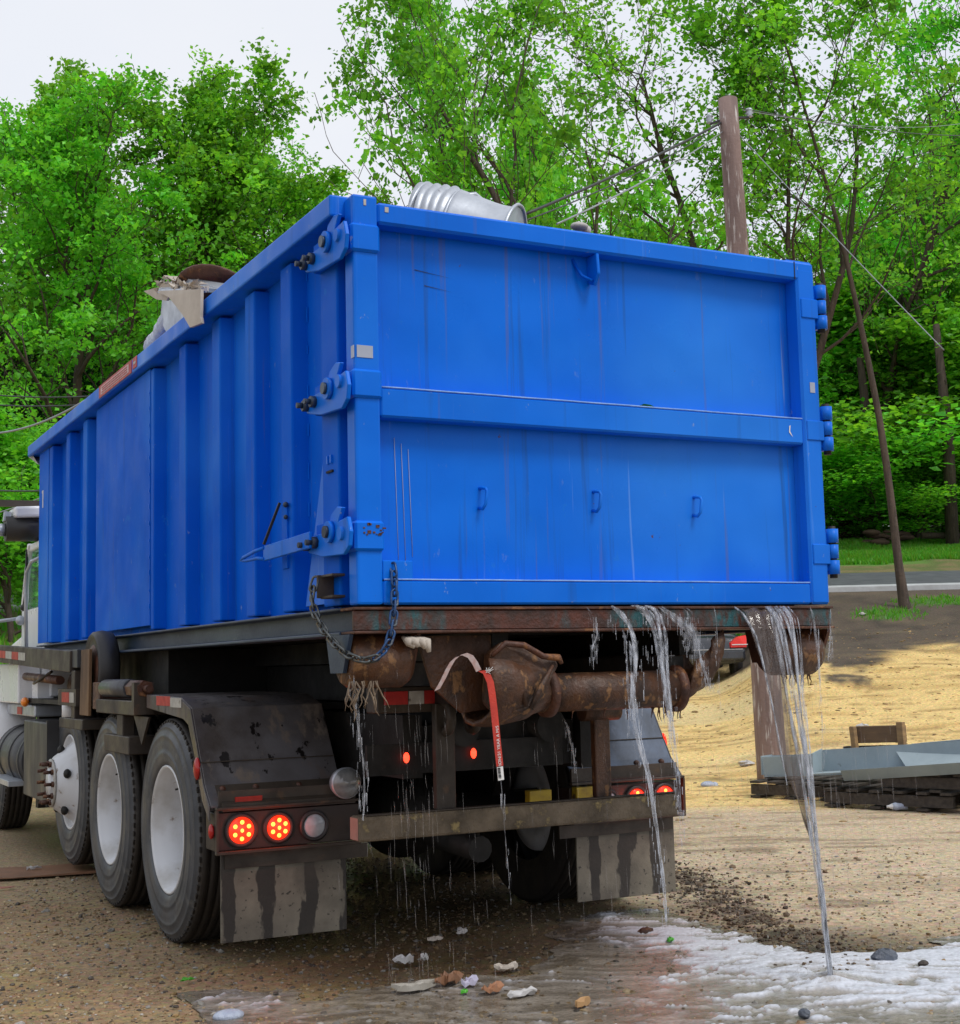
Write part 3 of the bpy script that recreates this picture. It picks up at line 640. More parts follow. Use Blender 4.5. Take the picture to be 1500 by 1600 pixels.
# hinges on the right
for z0, z1 in ((2.672, 2.874), (2.137, 2.338), (1.604, 1.806)):
    h = tp('hinge', MB().box(1.0, 1.092, -.006, .003, (z0+z1)/2-.055, (z0+z1)/2+.03), blue3, .003)
    n3 = (z1-z0)/3
    for k in range(3):
        mbk = MB().cyl((1.118, .01, z0+k*n3+.004), (1.118, .01, z0+(k+1)*n3-.004), .027-.002*(k == 1), 16)
        part('hinge_barrel', mbk, blue3, box)
    part('hinge_pin', MB().cyl((1.118, .01, z0-.012), (1.118, .01, z1+.008), .017, 10), steel_dark, box)
    part('hinge_leaf', MB().box(1.086, 1.10, .012, .16, z0+.02, z1-.02), blue2, box)
# ---- side latches
def latch(zc, tilt, long=False):
    x = -1.128
    def P(a, b): return (.035+a*math.cos(tilt)-b*math.sin(tilt), zc+a*math.sin(tilt)+b*math.cos(tilt))
    outline = [P(-.055, .055), (P(-.075, .0)), P(-.06, -.05), P(-.01, -.075), P(.20, -.06), P(.34, -.028), P(.36, .005), P(.33, .03), P(.18, .028), P(.12, .05), P(.10, .085), P(.04, .105), P(-.01, .095), P(.03, .05)]
    o = part('latch', MB().prism(outline[::-1], 0, x, x+.016), blue3, box, bevel=.003)
    part('pivot_washer', MB().cyl((x-.001, *P(.10, .02)), (x-.018, *P(.10, .02)), .040, 18), blue3, o)
    part('pivot_pin', MB().cyl((x-.018, *P(.10, .02)), (x-.030, *P(.10, .02)), .022, 14), bluedirty, o)
    for a in (.25, .33):
        part('latch_bolt', MB().cyl((x, *P(a, 0)), (x-.022, *P(a, 0)), .022, 6).cyl((x-.022, *P(a, 0)), (x-.045, *P(a, 0)), .011, 8), bluedirty, o)
    part('latch_bracket', MB().box(x+.0165, -HW+.001, .17, .33, zc-.05, zc+.06), blue2, box, bevel=.003)
    return o
latch(2.815, -.02); latch(2.262, -.02); L3 = latch(1.735, -.04)
mb = MB().bar((-1.152, .28, 1.735), (-1.145, .83, 1.728), .014, .062)
part('latch_lever', mb, blue3, L3, bevel=.003)
part('lever_grip', MB().tube([(-1.15, .82, 1.750), (-1.155, .92, 1.745), (-1.16, 1.06, 1.730), (-1.158, 1.10, 1.722), (-1.155, 1.05, 1.716), (-1.15, .90, 1.715), (-1.15, .82, 1.705)], .008, 8), blue3, L3)
part('lever_keeper', MB().box(-1.092, -HW+.003, .71, .77, 1.66, 1.925), blue2, box, bevel=.002)
part('keeper_strap', MB().bar((-1.168, .772, 1.66), (-1.168, .772, 1.765), .014, .014).bar((-1.168, .772, 1.76), (-1.10, .772, 1.93), .010, .010), steel_dark, box)
part('keeper_bolt', MB().ball((-1.10, .70, 1.915), .012, 8, 6).ball((-1.10, .70, 1.865), .010, 8, 6), bluedirty, box)
# chain bracket on the corner post
part('chain_bracket', MB().box(-1.15, -HW, .225, .235, 1.515, 1.60).box(-1.135, -HW, .115, .235, 1.590, 1.600).box(-1.135, -HW, .115, .235, 1.512, 1.522), steel_brown, box, bevel=.002)
# ---- red and white warning sign on the rail
part('warning_sticker', MB().box(-1.1435, -1.1405, 3.10, 3.92, 2.924, 2.998), redm, box)
part('sticker_face', MB().box(-1.1455, -1.1436, 3.16, 3.86, 2.937, 2.985), M('pale_sticker_print', (.62, .48, .48), (.5, .33, .34), 60, (1, 1, 1), rough=.5, bump=0), box)
mb = MB(); rr = random.Random(3)
for row in range(3):
    y = 3.19
    while y < 3.82:
        w_ = rr.uniform(.015, .05); mb.box(-1.1475, -1.1457, y, min(y+w_, 3.83), 2.943+row*.014, 2.950+row*.014); y += w_+.012
part('sticker_print', mb, redm, box)
part('flag_sticker', MB().box(-1.1435, -1.1405, 2.98, 3.07, 2.935, 2.997), redm, box)
part('flag_mark', MB().box(-1.1455, -1.1436, 3.0, 3.05, 2.958, 2.972), whitetape, box)
# ---- ground rollers under the rear corners
for s in (-1, 1):
    r0 = part('ground_roller', MB().lathe([(.0, -.12), (.085, -.12), (.10, -.10), (.102, .10), (.085, .125), (0, .125)], (s*.965, .14, 1.285), 0, 28), rustwet, box)
    part('roller_bracket', MB().prism([(.03, 1.377), (.26, 1.377), (.22, 1.24), (.10, 1.24)], 0, s*1.105, s*1.09), bluedirty if s < 0 else rust, box)
    part('roller_bracket', MB().prism([(.03, 1.377), (.26, 1.377), (.22, 1.24), (.10, 1.24)], 0, s*.825, s*.84), rust, box)
for s in (-1, 1): part('long_sill', MB().box(s*.40, s*.47, .15, 6.2, 1.28, 1.384), steel_dark, box)
# small rag caught under the corner
mb = MB()
for k in range(5):
    a = random.Random(k); y = -.01
    mb.tube([(-.90+k*.016, .03, 1.365), (-.885+k*.016, -.005+a.uniform(-.01, .01), 1.345), (-.87+k*.014, -.012, 1.325+a.uniform(-.02, .01))], [.006, .018, .008], 7)
link('rag', mb, boardm, label='torn off-white rag snagged under the left rear corner of the blue dumpster', cat='rag')
# hanging roots / fibres under the left roller
mb = MB(); rr = random.Random(8)
for k in range(14):
    x = -1.05+rr.uniform(-.05, .06); pts = [(x, .05, 1.21)]
    for j in range(5): pts.append((pts[-1][0]+rr.uniform(-.015, .015), .05+rr.uniform(-.01, .01), pts[-1][2]-rr.uniform(.012, .03)))
    mb.tube(pts, [.003, .004, .003, .003, .002, .001], 5)
link('plastic_shreds', mb, M('dirty_shreds', (.26, .20, .14), (.14, .10, .07), 20, rough=.6), label='pale wet shreds hanging below the left rear roller under the chain', cat='debris')

# ---- safety chain
ch = thing('safety_chain', (-1.05, .05, 1.58), 'drooping blue and bare steel safety chain hanging across the left rear corner of the dumpster', 'chain')
chainm = M('chain_steel', (.13, .14, .14), (.05, .06, .07), 30, rough=.3, rough2=.5, metal=.6, c3=(.12, .09, .05), s3=40, t3=.6)
chainb = M('blue_chain_steel', (.018, .07, .20), (.012, .035, .10), 30, rough=.3, rough2=.5, metal=.3, c3=(.12, .14, .16), s3=40, t3=.58)
def linkmesh(m, nm):
    mb = MB(); pts = []; Lh, Wh = .0165, .0125
    for k in range(20):
        q = 2*math.pi*k/20; pts.append(Vector((Wh*math.cos(q), 0, Lh*(1 if math.sin(q) > 0 else -1)*(math.sin(q) != 0)+Wh*math.sin(q))))
    n = len(pts); vs = []
    for i, p in enumerate(pts):
        t = (pts[(i+1) % n]-pts[i-1]).normalized(); a = Vector((0, 1, 0)); b = t.cross(a)
        for k in range(7): q = 2*math.pi*k/7; vs.append(p+(a*math.cos(q)+b*math.sin(q))*.0046)
    mb.add(vs, [(i*7+k, i*7+(k+1) % 7, ((i+1) % n)*7+(k+1) % 7, ((i+1) % n)*7+k) for i in range(n) for k in range(7)], True)
    me = bpy.data.meshes.new(nm); me.from_pydata(mb.v, [], mb.f); me.polygons.foreach_set('use_smooth', mb.sm); me.materials.append(m); return me
lm1, lm2 = linkmesh(chainm, 'link'), linkmesh(chainb, 'link')
key = [(-1.152, .235, 1.585), (-1.170, .230, 1.52), (-1.165, .19, 1.44), (-1.14, .12, 1.36), (-1.10, .04, 1.30), (-1.05, -.03, 1.285), (-1.0, -.05, 1.325), (-.972, -.045, 1.40), (-.955, -.03, 1.50), (-.948, -.012, 1.60), (-.947, .0, 1.62)]
def resample(pts, step):
    pts = [Vector(p) for p in pts]; fine = []
    for i in range(len(pts)-1):
        p0 = pts[max(i-1, 0)]; p1 = pts[i]; p2 = pts[i+1]; p3 = pts[min(i+2, len(pts)-1)]
        for k in range(20):
            t = k/20; fine.append(.5*((2*p1)+(p2-p0)*t+(2*p0-5*p1+4*p2-p3)*t*t+(3*p1-p0-3*p2+p3)*t**3))
    fine.append(pts[-1]); out = [fine[0]]; acc = 0
    for a, b in zip(fine, fine[1:]):
        acc += (b-a).length
        if acc >= step: out.append(b); acc = 0
    return out
cp = resample(key, .034)
for i in range(len(cp)-1):
    d = (cp[i+1]-cp[i]).normalized(); q = d.to_track_quat('Z', 'Y')
    o = bpy.data.objects.new('link', lm1 if i < len(cp)*.52 else lm2); COL.objects.link(o); o.parent = ch
    o.location = (cp[i]+cp[i+1])/2-ch.location; o.rotation_mode = 'QUATERNION'
    from mathutils import Quaternion
    o.rotation_quaternion = q @ Quaternion((0, 0, 1), math.radians(35 if i % 2 else 125))

# ---- load showing over the rim
cn = thing('steel_drum', (-.08, 1.15, 2.86), 'dented grey galvanised steel can with a ribbed end lying on the dumpster load', 'metal can')
a = on(1, 1.35, 692, 296)-Vector((.12, 0, .245)); b = on(1, 1.05, 790, 324)+Vector((.03, 0, -.20)); d = (b-a); R0 = .24
mb = MB(); pts = []; rad = []
for k in range(40):
    t = k/39; pts.append(a+d*t+Vector((0, 0, .012*math.sin(t*5)))); r = R0-.03*t
    if t < .36: r += .012*(1 if (k % 3) < 1 else -.004/.012)
    rad.append(r*(1-.05*math.sin(max(0, (t-.35))*4.5)))
mb.tube(pts, rad, 36); part('drum_body', mb, galv, cn)
for t, rr_ in ((0, .247), (.37, .232), (1.0, .208)):
    c = a+d*t; mb = MB(); dn = d.normalized(); u = dn.orthogonal().normalized(); v = dn.cross(u)
    loop = [c+(u*math.cos(q)+v*math.sin(q))*rr_ for q in np.linspace(0, 2*math.pi, 37)]
    mb.tube(loop, .009, 6, cap=False); part('rim_bead', mb, galv, cn)
mb = MB(); c = a+d*.22
mb.tube([a+Vector((-.02, -.10, .02))+d*.0, a+Vector((.06, -.22, .13)), a+Vector((.17, -.24, .15)), a+Vector((.29, -.20, .10)), a+Vector((.36, -.16, .0))], .014, 8)
part('bent_handle', mb, galv, cn)
mb = MB(); rr = random.Random(2)
def sheet(pts, th=.008):
    m = MB(); n = len(pts); c = [Vector(p) for p in pts]
    nn = (c[1]-c[0]).cross(c[2]-c[0]).normalized()*th
    return m.add([p+nn for p in c]+[p-nn for p in c], [tuple(range(n)), tuple(range(2*n-1, n-1, -1))]+[(i, i+n, (i+1) % n+n, (i+1) % n) for i in range(n)])
# broken board hanging over the left rim
bd = thing('broken_board', (-1.1, 2.35, 2.98), 'torn cream drywall board folded over the left rim of the dumpster', 'board')
pA = on(0, -1.16, 247, 455); pB = on(0, -1.16, 316, 452); pC = on(0, -1.165, 315, 495); pD = on(0, -1.165, 317, 505); pE = on(0, -1.165, 299, 512); pF = on(0, -1.165, 288, 493); pG = on(0, -1.165, 266, 465)
part('hanging_flap', sheet([pA, pB, pC, pD, pE, pF, pG], .007), boardm, bd)
qa = on(0, -1.10, 250, 448); qb = on(0, -1.10, 285, 436); qc = on(0, -.95, 352, 446); qd = on(0, -1.0, 345, 455); qe = on(0, -1.14, 316, 453)
part('top_board', sheet([qa, qb, qc, qd, qe, pA], .010), galv, bd)
mb = MB(); rr = random.Random(12)
for k in range(70):
    t = rr.random(); p = qa*(1-t)+qe*t+Vector((rr.uniform(-.03, .02), rr.uniform(-.06, .06), rr.uniform(-.01, .045)*(1-abs(t-.4)))); q = [p+Vector((rr.uniform(-.03, .03), rr.uniform(-.05, .05), rr.uniform(-.022, .022))) for _ in range(4)]
    mb.add(q, [(0, 1, 2), (0, 2, 3), (0, 3, 1), (1, 3, 2)], False)
part('crumbling_edge', mb, boardm, bd)
part('torn_tip', sheet([on(0, -1.1, 226, 455), on(0, -1.1, 248, 449), on(0, -1.1, 268, 456), on(0, -1.1, 262, 470), on(0, -1.1, 246, 468)], .006), boardm, bd)
mb = MB(); c0 = on(0, -.93, 292, 500)
gl = [on(0, -1.02, 255, 468), on(0, -1.02, 275, 470), on(0, -1.02, 292, 495), on(0, -1.02, 300, 520), on(0, -1.02, 262, 520), on(0, -1.02, 252, 500)]
link('dark_metal_sheet', sheet(gl, .006), galv, label='curved grey metal sheet standing under the torn board at the left rim', cat='metal sheet')
pl = MB(); rr = random.Random(6)
for k in range(9):
    p = on(0, -1.0, 236+k*3.0, 538-k*5.0); pl.ball(p+Vector((0, 0, -.02)), .055+rr.uniform(-.01, .015), 8, 6, (.7, .9, 1))
link('plastic_bag', pl, plasticm, label='crumpled white plastic bag poking over the left rim of the dumpster', cat='bag')
mb = MB(); c = on(0, -.92, 350, 447)
mb.lathe([(0, -.01), (.20, -.015), (.23, -.004), (.23, .006), (.20, .01), (0, .012)], (0, 0, 0), 0, 30)
rd = thing('rusty_disc', c, 'dark rusty round metal lid standing behind the left rim of the dumpster', 'metal lid')
vsn = [Matrix.Rotation(math.radians(40), 3, 'Z') @ (Matrix.Rotation(math.radians(-55), 3, 'Y') @ Vector(v))+c+Vector((0, .1, -.045)) for v in mb.v]
mb2 = MB().add(vsn, mb.f, True); part('lid_plate', mb2, rust, rd)
mb = MB(); rr = random.Random(9)
for k in range(60):
    x = rr.uniform(-.9, .9); y = rr.uniform(.4, 5.9); z = 2.62+rr.uniform(0, .16); s_ = rr.uniform(.08, .24)
    mb.box(x, x+s_, y, y+s_*rr.uniform(.5, 2), z-.25, z+rr.uniform(0, .06))
link('rubbish_heap', mb, [steel_brown], kind='stuff', label='heap of mixed rubbish filling the inside of the blue dumpster', cat=None)
p = on(1, .9, 905, 350); link('white_lump', MB().ball(p+Vector((0, 0, -.012)), .036, 10, 8, (1.3, 1, .55)).ball(p+Vector((.05, .02, -.02)), .026, 8, 6), paperm, label='small white scrap just showing over the top edge of the tailgate', cat='scrap')

# ------------------------------------------------------------------ truck
tr = thing('roll_off_truck', (0, 4.5, 0), 'white-cabbed roll-off truck with rusty hoist frame and lit red tail lamps, carrying the blue dumpster', 'truck')
WR = .52
def wheel(xo, y, z, side, convex=False, inner=False):
    # xo: plane of the outer sidewall; side -1 left, +1 right; axial coordinate a runs inwards
    s = -side; wd = .255
    def L(prof, n=64, m=tyrem, cap=False, **k): return MB().lathe([(r, s*t) for r, t in prof], (xo, y, z), 0, n)
    rim_p = [(.298, .022), (.300, .012), (.292, .008), (.283, .020), (.276, .045), (.262, .060), (.258, .150), (.255, .175), (.16, .182), (.13, .150), (.0, .150)]
    if convex: rim_p = [(.298, .022), (.300, .012), (.292, .008), (.283, .020), (.274, .040), (.262, .045), (.24, .02), (.165, -.085), (.150, -.095), (.10, -.095), (.095, -.12), (.0, -.125)]
    w_ = part('wheel', L(rim_p), rimm, tr, label='white dished steel wheel' if not convex else 'white wheel with bulging studded hub', origin=(xo, y, z))
    ty = [(.296, .028), (.305, .010), (.318, .004), (.332, .001), (.350, .000), (.362, -.003), (.366, .001), (.385, -.001), (.410, -.002), (.432, .000), (.438, -.0035), (.443, .001), (.462, .004), (.476, .010), (.4785, .0075), (.482, .0135), (.496, .022), (.503, .027)]
    o = part('tyre', L(ty), tyrem, w_, origin=(xo, y, z))
    # tread with grooves and shoulder blocks
    tp_ = [(.503, .027), (.512, .034)]
    for k in range(5):
        a0 = .036+k*.040; tp_ += [(.519, a0), (.520, a0+.030), (.507, a0+.0315), (.507, a0+.038)]
    tp_ += [(.512, .236), (.496, .246), (.46, .254), (.38, .256), (.30, .23)]
    part('tread', L(tp_), treadm, w_, origin=(xo, y, z))
    if not inner:
        mb = MB()
        for k in range(72):
            q = 2*math.pi*k/72; c, sn = math.cos(q), math.sin(q)
            for a_ in (.030, .232):
                p = Vector((xo+s*a_, y+c*.507, z+sn*.507)); t = Vector((0, -sn, c)); n_ = Vector((0, c, sn))
                mb.bar(p-t*.012-n_*.006, p+t*.012-n_*.006, .014, .018, n_)
        part('shoulder_block', mb, treadm, w_, kind='stuff', origin=(xo, y, z))
    if not inner and not convex:
        mb = MB()
        for k in range(10):
            q = 2*math.pi*k/10; mb.cyl((xo+s*.18, y+.14*math.cos(q), z+.14*math.sin(q)), (xo+s*.14, y+.14*math.cos(q), z+.14*math.sin(q)), .016, 6)
        part('lug_nut', mb, rust, w_, kind='stuff')
        q = 2.2; part('valve_stem', MB().cyl((xo+s*.05, y+.25*math.cos(q), z+.25*math.sin(q)), (xo+s*.012, y+.24*math.cos(q), z+.24*math.sin(q)), .005, 6), steel_dark, w_)
    if convex:
        for k in range(10):
            q = 2*math.pi*k/10; cy_, cz_ = y+.125*math.cos(q), z+.125*math.sin(q)
            part('lug_nut', MB().cyl((xo-s*.094, cy_, cz_), (xo-s*.125, cy_, cz_), .019, 6).cyl((xo-s*.125, cy_, cz_), (xo-s*.17, cy_, cz_), .011, 8), rust, w_)
        mb = MB()
        for k in range(5):
            q = 2*math.pi*k/5+.3; c = Vector((xo-s*.03, y+.205*math.cos(q), z+.205*math.sin(q))); mb.ball(c+Vector((-s*.012, 0, 0)), .030, 12, 6, (.8, 1, 1))
        part('hand_hole', mb, steel_dark, w_, kind='stuff')
        part('hub_ring', MB().lathe([(.105, s*-.096), (.150, s*-.096), (.152, s*-.108), (.12, s*-.112), (.105, s*-.105)], (xo, y, z), 0, 30, True), whitetape, w_)
for y in (2.07, 3.27):
    for sd_ in (-1, 1):
        wheel(sd_*1.226, y, WR, sd_); wheel(sd_*.945, y, WR, sd_, inner=True)
wheel(-1.16, 4.68, WR+.055, -1, True); wheel(1.16, 4.68, WR+.055, 1, True)
wheel(-1.16, 7.75, WR, -1, True); wheel(1.16, 7.75, WR, 1, True)
for y in (2.07, 3.27):
    part('axle', MB().cyl((-.95, y, .52), (.95, y, .52), .075, 14), steel_dark, tr)
    part('differential', MB().ball((.0, y, .52), .23, 16, 12, (1, 1.1, 1)), steel_dark, tr)
for y in (4.68, 7.75): part('axle', MB().cyl((-.95, y, .5), (.95, y, .5), .06, 12), steel_dark, tr)
for s in (-1, 1):
    part('frame_rail', MB().box(s*.40, s*.49, .95, 9.2, .78, 1.05), steel_dark, tr)
    part('hoist_rail', MB().box(s*.30, s*.395, .12, 6.6, 1.10, 1.275), steel_dark, tr)
    part('spring_hanger', MB().prism([(1.9, .78), (3.45, .78), (3.2, .42), (2.67, .34), (2.1, .42)], 0, s*.50, s*.60), steel_dark, tr)
for y0_, y1_, z0_, z1_ in ((1.0, 1.15, .80, 1.0), (1.9, 2.0, .85, 1.02), (3.6, 3.7, .7, 1.02), (5.0, 5.1, .7, 1.02)): part('cross_tube', MB().box(-.39, .39, y0_, y1_, z0_, z1_), steel_dark, tr)
part('deck_plate', MB().box(-1.16, 1.16, 1.9, 6.4, 1.06, 1.09), steel_dark, tr)
part('underbody_tank', MB().cyl((-.30, 4.6, .62), (-.30, 6.4, .62), .22, 20).cyl((.45, 4.2, .55), (.45, 6.4, .55), .25, 20).cyl((0, 1.2, .42), (0, 4.2, .55), .06, 12).box(-1.0, 1.0, 6.6, 6.7, .25, .95), steel_dark, tr)
part('slit_blocker', MB().box(.55, .62, .55, 6.0, 1.16, 1.372), steel_dark, tr)  # added dark box, blocks the bright slit under the container on the right
part('gap_blocker', MB().box(-.29, .96, 2.4, 5.6, 1.095, 1.378), steel_dark, tr)  # added dark boxes that keep background light out of the gap under the container
part('gap_blocker', MB().box(-.96, -.31, 3.0, 5.6, 1.095, 1.378), steel_dark, tr)
for s in (-1, 1): part('hoist_cylinder', MB().cyl((s*.22, .9, .98), (s*.22, 5.5, 1.18), .075, 16), steel_dark, tr)
# fenders over the rear wheels (sheet with the broken profile) and side skirts
prof = [(2.40, 1.150), (1.80, 1.140), (1.625, 1.095), (1.42, .765), (1.335, .685)]
def fender(s):
    mb = MB(); n = len(prof); x0, x1 = s*1.222, s*.60
    top = [(x0, y, z) for y, z in prof]+[(x1, y, z) for y, z in prof]
    bot = [(x0, y, z-.012) for y, z in prof]+[(x1, y, z-.012) for y, z in prof]
    mb.add(top+bot, [(i, i+1, n+i+1, n+i) for i in range(n-1)]+[(2*n+i, 3*n+i, 3*n+i+1, 2*n+i+1) for i in range(n-1)]+[(i, 2*n+i, 2*n+i+1, i+1) for i in range(n-1)]+[(n+i, n+i+1, 3*n+i+1, 3*n+i) for i in range(n-1)]+[(0, n, 3*n, 2*n), (n-1, 3*n-1, 4*n-1, 2*n-1)])
    f = part('fender', mb, fenderm if s < 0 else M('blue_grey_fender', (.10, .14, .22), (.055, .07, .10), 4, (1, 1, .4), .3, .5, .2, c3=(.16, .2, .28), s3=5, t3=.6), tr, bevel=.003)
    sk = MB().prism([(2.40, 1.149), (1.80, 1.139), (1.625, 1.094), (1.42, .764), (1.335, .684), (1.335, .62), (1.44, .70), (1.55, .88), (1.655, 1.02), (1.74, 1.045), (2.40, 1.085)], 0, x0+s*.001, x0+s*.008)
    part('fender_skirt', sk, fenderm, f, bevel=.002)
    part('seam', MB().bar((x0, 1.478, .862), (x1, 1.478, .862), .008, .004), steel_brown, f)
    part('fender_bolt', MB().ball((s*1.15, 1.40, .745), .017, 10, 6).ball((s*1.0, 1.40, .745), .017, 10, 6).ball((s*.80, 1.40, .742), .017, 10, 6), rust, f)
    part('reflective_tape', MB().box(x0+s*.009, x0+s*.011, 1.95, 2.20, 1.100, 1.145), redm, f)
    part('reflective_tape', MB().box(x0+s*.009, x0+s*.011, 1.76, 1.949, 1.095, 1.139), whitetape, f)
    part('side_marker', MB().ball((x0+s*.012, 1.50, .835), .043, 14, 10, (.35, .75, 1.15)), redlens if s > 0 else reddull, f)
    return f
fender(-1); fender(1)
part('drawbar_plate', MB().prism([(1.30, .69), (1.42, .765), (1.44, .75), (1.345, .66), (1.30, .66)], 0, -1.18, -.57), steel_brown, tr)
# light boxes
def lamp(x, z, y, on_, p, r=.058):
    mb = MB(); mb.mat(0).lathe([(r+.016, 0), (r+.016, -.012), (r, -.016), (r-.002, -.006)], (x, y, z), 1, 28)
    mb.mat(1).lathe([(r-.001, -.008), (r*.8, -.016), (0, -.021)], (x, y, z), 1, 28)
    mb.mat(2)
    if on_:
        for k in range(7):
            q = 2*math.pi*k/6+.5; rr_ = 0 if k == 6 else r*.60; mb.ball((x+rr_*math.cos(q), y-.018, z+rr_*math.sin(q)), .0095, 8, 6, (1, .5, 1))
    o = part('tail_lamp' if on_ else 'reverse_lamp', mb, [blackp, redlens if on_ else M('clear_lens', (.42, .45, .50), (.34, .36, .4), 40, rough=.15, bump=.1), ledm], p)
    if on_:
        ld = bpy.data.lights.new('tail_glow', 'POINT'); ld.energy = .5; ld.color = (1, .07, .02); ld.shadow_soft_size = .05
        lo = bpy.data.objects.new('tail_glow', ld); COL.objects.link(lo); lo.parent = p; lo.location = Vector((x, y-.06, z))-wloc(p)
    return o
for s in (-1, 1):
    a_, b_ = s*1.212, s*.55
    lb = part('light_box', MB().box(a_, b_, 1.312, 1.44, .495, .655), M('dark_light_box', (.030, .018, .015), (.016, .012, .011), 7, rough=.35, rough2=.6), tr, bevel=.003)
    part('box_lip', MB().box(a_, b_, 1.285, 1.3115, .668, .680).box(a_, b_, 1.285, 1.3115, .480, .4945), steel_brown, lb, bevel=.002)
    part('box_end', MB().box(a_, a_-s*.010, 1.286, 1.3115, .4955, .667), steel_brown, lb)
    lamp(s*1.097, .577, 1.311, True, lb); lamp(s*.930, .577, 1.311, True, lb, .054); lamp(s*.765, .573, 1.311, False, lb, .052)
    part('marker_lamp', MB().ball((s*1.222, 1.33, .578), .032, 10, 8, (.4, .7, 1)), reddull, lb)
    part('upper_plate', MB().box(s*1.19, s*.57, 1.322, 1.335, .6805, .745), steel_brown, lb)
    fl = part('mud_flap', MB().box(s*1.175, s*.600, 1.345, 1.357, .105, .475), flapm, tr, bevel=.002)
    part('flap_bar', MB().box(s*1.16, s*.50, 1.333, 1.344, .415, .475), steel_brown, fl)
part('conspicuity_lamp', MB().box(-1.12, -1.0, 1.311, 1.320, .695, .718), reddull, tr)
mb = MB(); mb.mat(0).lathe([(.0, .09), (.035, .085), (.060, .055), (.068, .02), (.070, 0), (.064, -.004)], (-.628, 1.26, .752), 1, 28); mb.mat(1).lathe([(.064, -.002), (.05, -.014), (.03, -.021), (0, -.024)], (-.628, 1.26, .752), 1, 24)
wl = part('work_lamp', mb, [galv, M('work_lamp_glass', (.30, .31, .32), (.16, .17, .18), 14, rough=.08, metal=.2, bump=.2)], tr)
part('lamp_bracket', MB().bar((-.628, 1.33, .66), (-.628, 1.31, .72), .02, .012), steel_brown, wl)
# rear rusty bumper bar with posts
bp_ = part('bumper_bar', MB().box(-.775, .80, .765, .865, .552, .655), bumperm, tr, bevel=.012, seg=2)
part('end_face', MB().box(-.777, -.7752, .775, .857, .56, .648), M('pinkish_mud', (.30, .19, .16), (.22, .14, .12), 12, rough=.6), bp_)
part('edge_lip', MB().box(-.74, .79, .7655, .80, .656, .6605), steel_brown, bp_)
part('bumper_post', MB().box(-.405, -.315, .80, .84, .6565, 1.10), steel_brown, tr, bevel=.004)
part('bumper_post', MB().box(.385, .465, .80, .84, .6565, 1.04), rustwet, tr, bevel=.004)
part('post_collar', MB().cyl((.33, .82, 1.04), (.52, .82, 1.04), .045, 14), rustwet, tr)
part('tow_eye', MB().torus((-.36, .80, 1.04), .06, .022, 0, 20, 8).torus((-.22, .82, 1.03), .05, .02, 0, 20, 8), steel_brown, tr)
cb = part('rear_cross_beam', MB().box(-.66, .25, .83, .95, 1.065, 1.175), steel_brown, tr, bevel=.005)
part('reflective_tape', MB().box(-.63, -.52, .826, .829, 1.10, 1.155), redm, cb)
part('reflective_tape', MB().box(-.515, -.445, .826, .829, 1.10, 1.155), whitetape, cb)
part('reflective_tape', MB().box(-.443, -.32, .826, .829, 1.10, 1.155), redm, cb)
part('reflective_tape', MB().box(-.315, -.225, .826, .829, 1.10, 1.155), whitetape, cb)
for px_ in (635, 740):
    c_ = on(1, .93, px_, 1184 if px_ < 700 else 1177); part('small_tail_lamp', MB().ball(c_, .019, 12, 8, (.75, .5, 1.2)), redlens2, tr)
part('lamp_mount', MB().box(-.66, .30, .945, .965, .80, .93), steel_dark, tr)
for x0_ in (.30, .56): part('yellow_stop', MB().box(x0_, x0_+.12, 1.26, 1.31, .60, .66), yellowm, tr, bevel=.003)
# hoist tail: roller tube and flared rusty guides
part('tail_roller', MB().cyl((-.34, .12, 1.145), (.37, .12, 1.145), .075, 28), rustwet, tr)
for x_ in (-.255, .345): part('roller_collar', MB().lathe([(.076, -.02), (.093, -.012), (.095, .012), (.076, .02)], (x_, .12, 1.145), 0, 28), rust, tr)
def flare(s, x0, x1):
    # curved half bowl that guides the container rail onto the hoist
    n, m = 10, 9; vs = []
    for i in range(n+1):
        t = i/n; x = x0+(x1-x0)*t
        rr_ = .085+.105*t**1.3; cz = 1.145+.035*t; cy_ = .13
        for k in range(m+1):
            q = math.radians(-150+k*26-t*8)
            vs.append((x+s*.03*math.sin(q*1.3+t*2), cy_+rr_*math.sin(-q)*.9*(-1 if False else 1), cz+rr_*math.cos(q)*-1.0 if False else cz-rr_*math.cos(q+math.pi/2+.3)))
    fs = [(i*(m+1)+k, i*(m+1)+k+1, (i+1)*(m+1)+k+1, (i+1)*(m+1)+k) for i in range(n) for k in range(m)]
    mb = MB().add(vs, fs, True); o = part('guide_flare', mb, rustwet, tr)
    so = o.modifiers.new('thick', 'SOLIDIFY'); so.thickness = .016
    return o
def bowl(s, xi, xo):
    n, m = 12, 12; vs = []
    for i in range(n+1):
        t = i/n; x = xi+(xo-xi)*t; r = .088+(.060 if s < 0 else .035)*math.sin(t*math.pi*.6)
        for k in range(m+1):
            q = math.radians(150+k*20)                       # lower half, open to the top
            yy = .13+r*math.cos(q)*1.0; zz = 1.165+(.035 if s < 0 else .15)*t+r*math.sin(q)*(.9+.15*t)
            vs.append((x+s*.012*math.sin(q*3+i), yy, zz))
    fs = [(i*(m+1)+k, i*(m+1)+k+1, (i+1)*(m+1)+k+1, (i+1)*(m+1)+k) for i in range(n) for k in range(m)]
    o = part('guide_flare', MB().add(vs, fs, True), rustwet, tr); so = o.modifiers.new('thick', 'SOLIDIFY'); so.thickness = .018
    return o
bowl(-1, -.30, -.56); bowl(1, .37, .52)
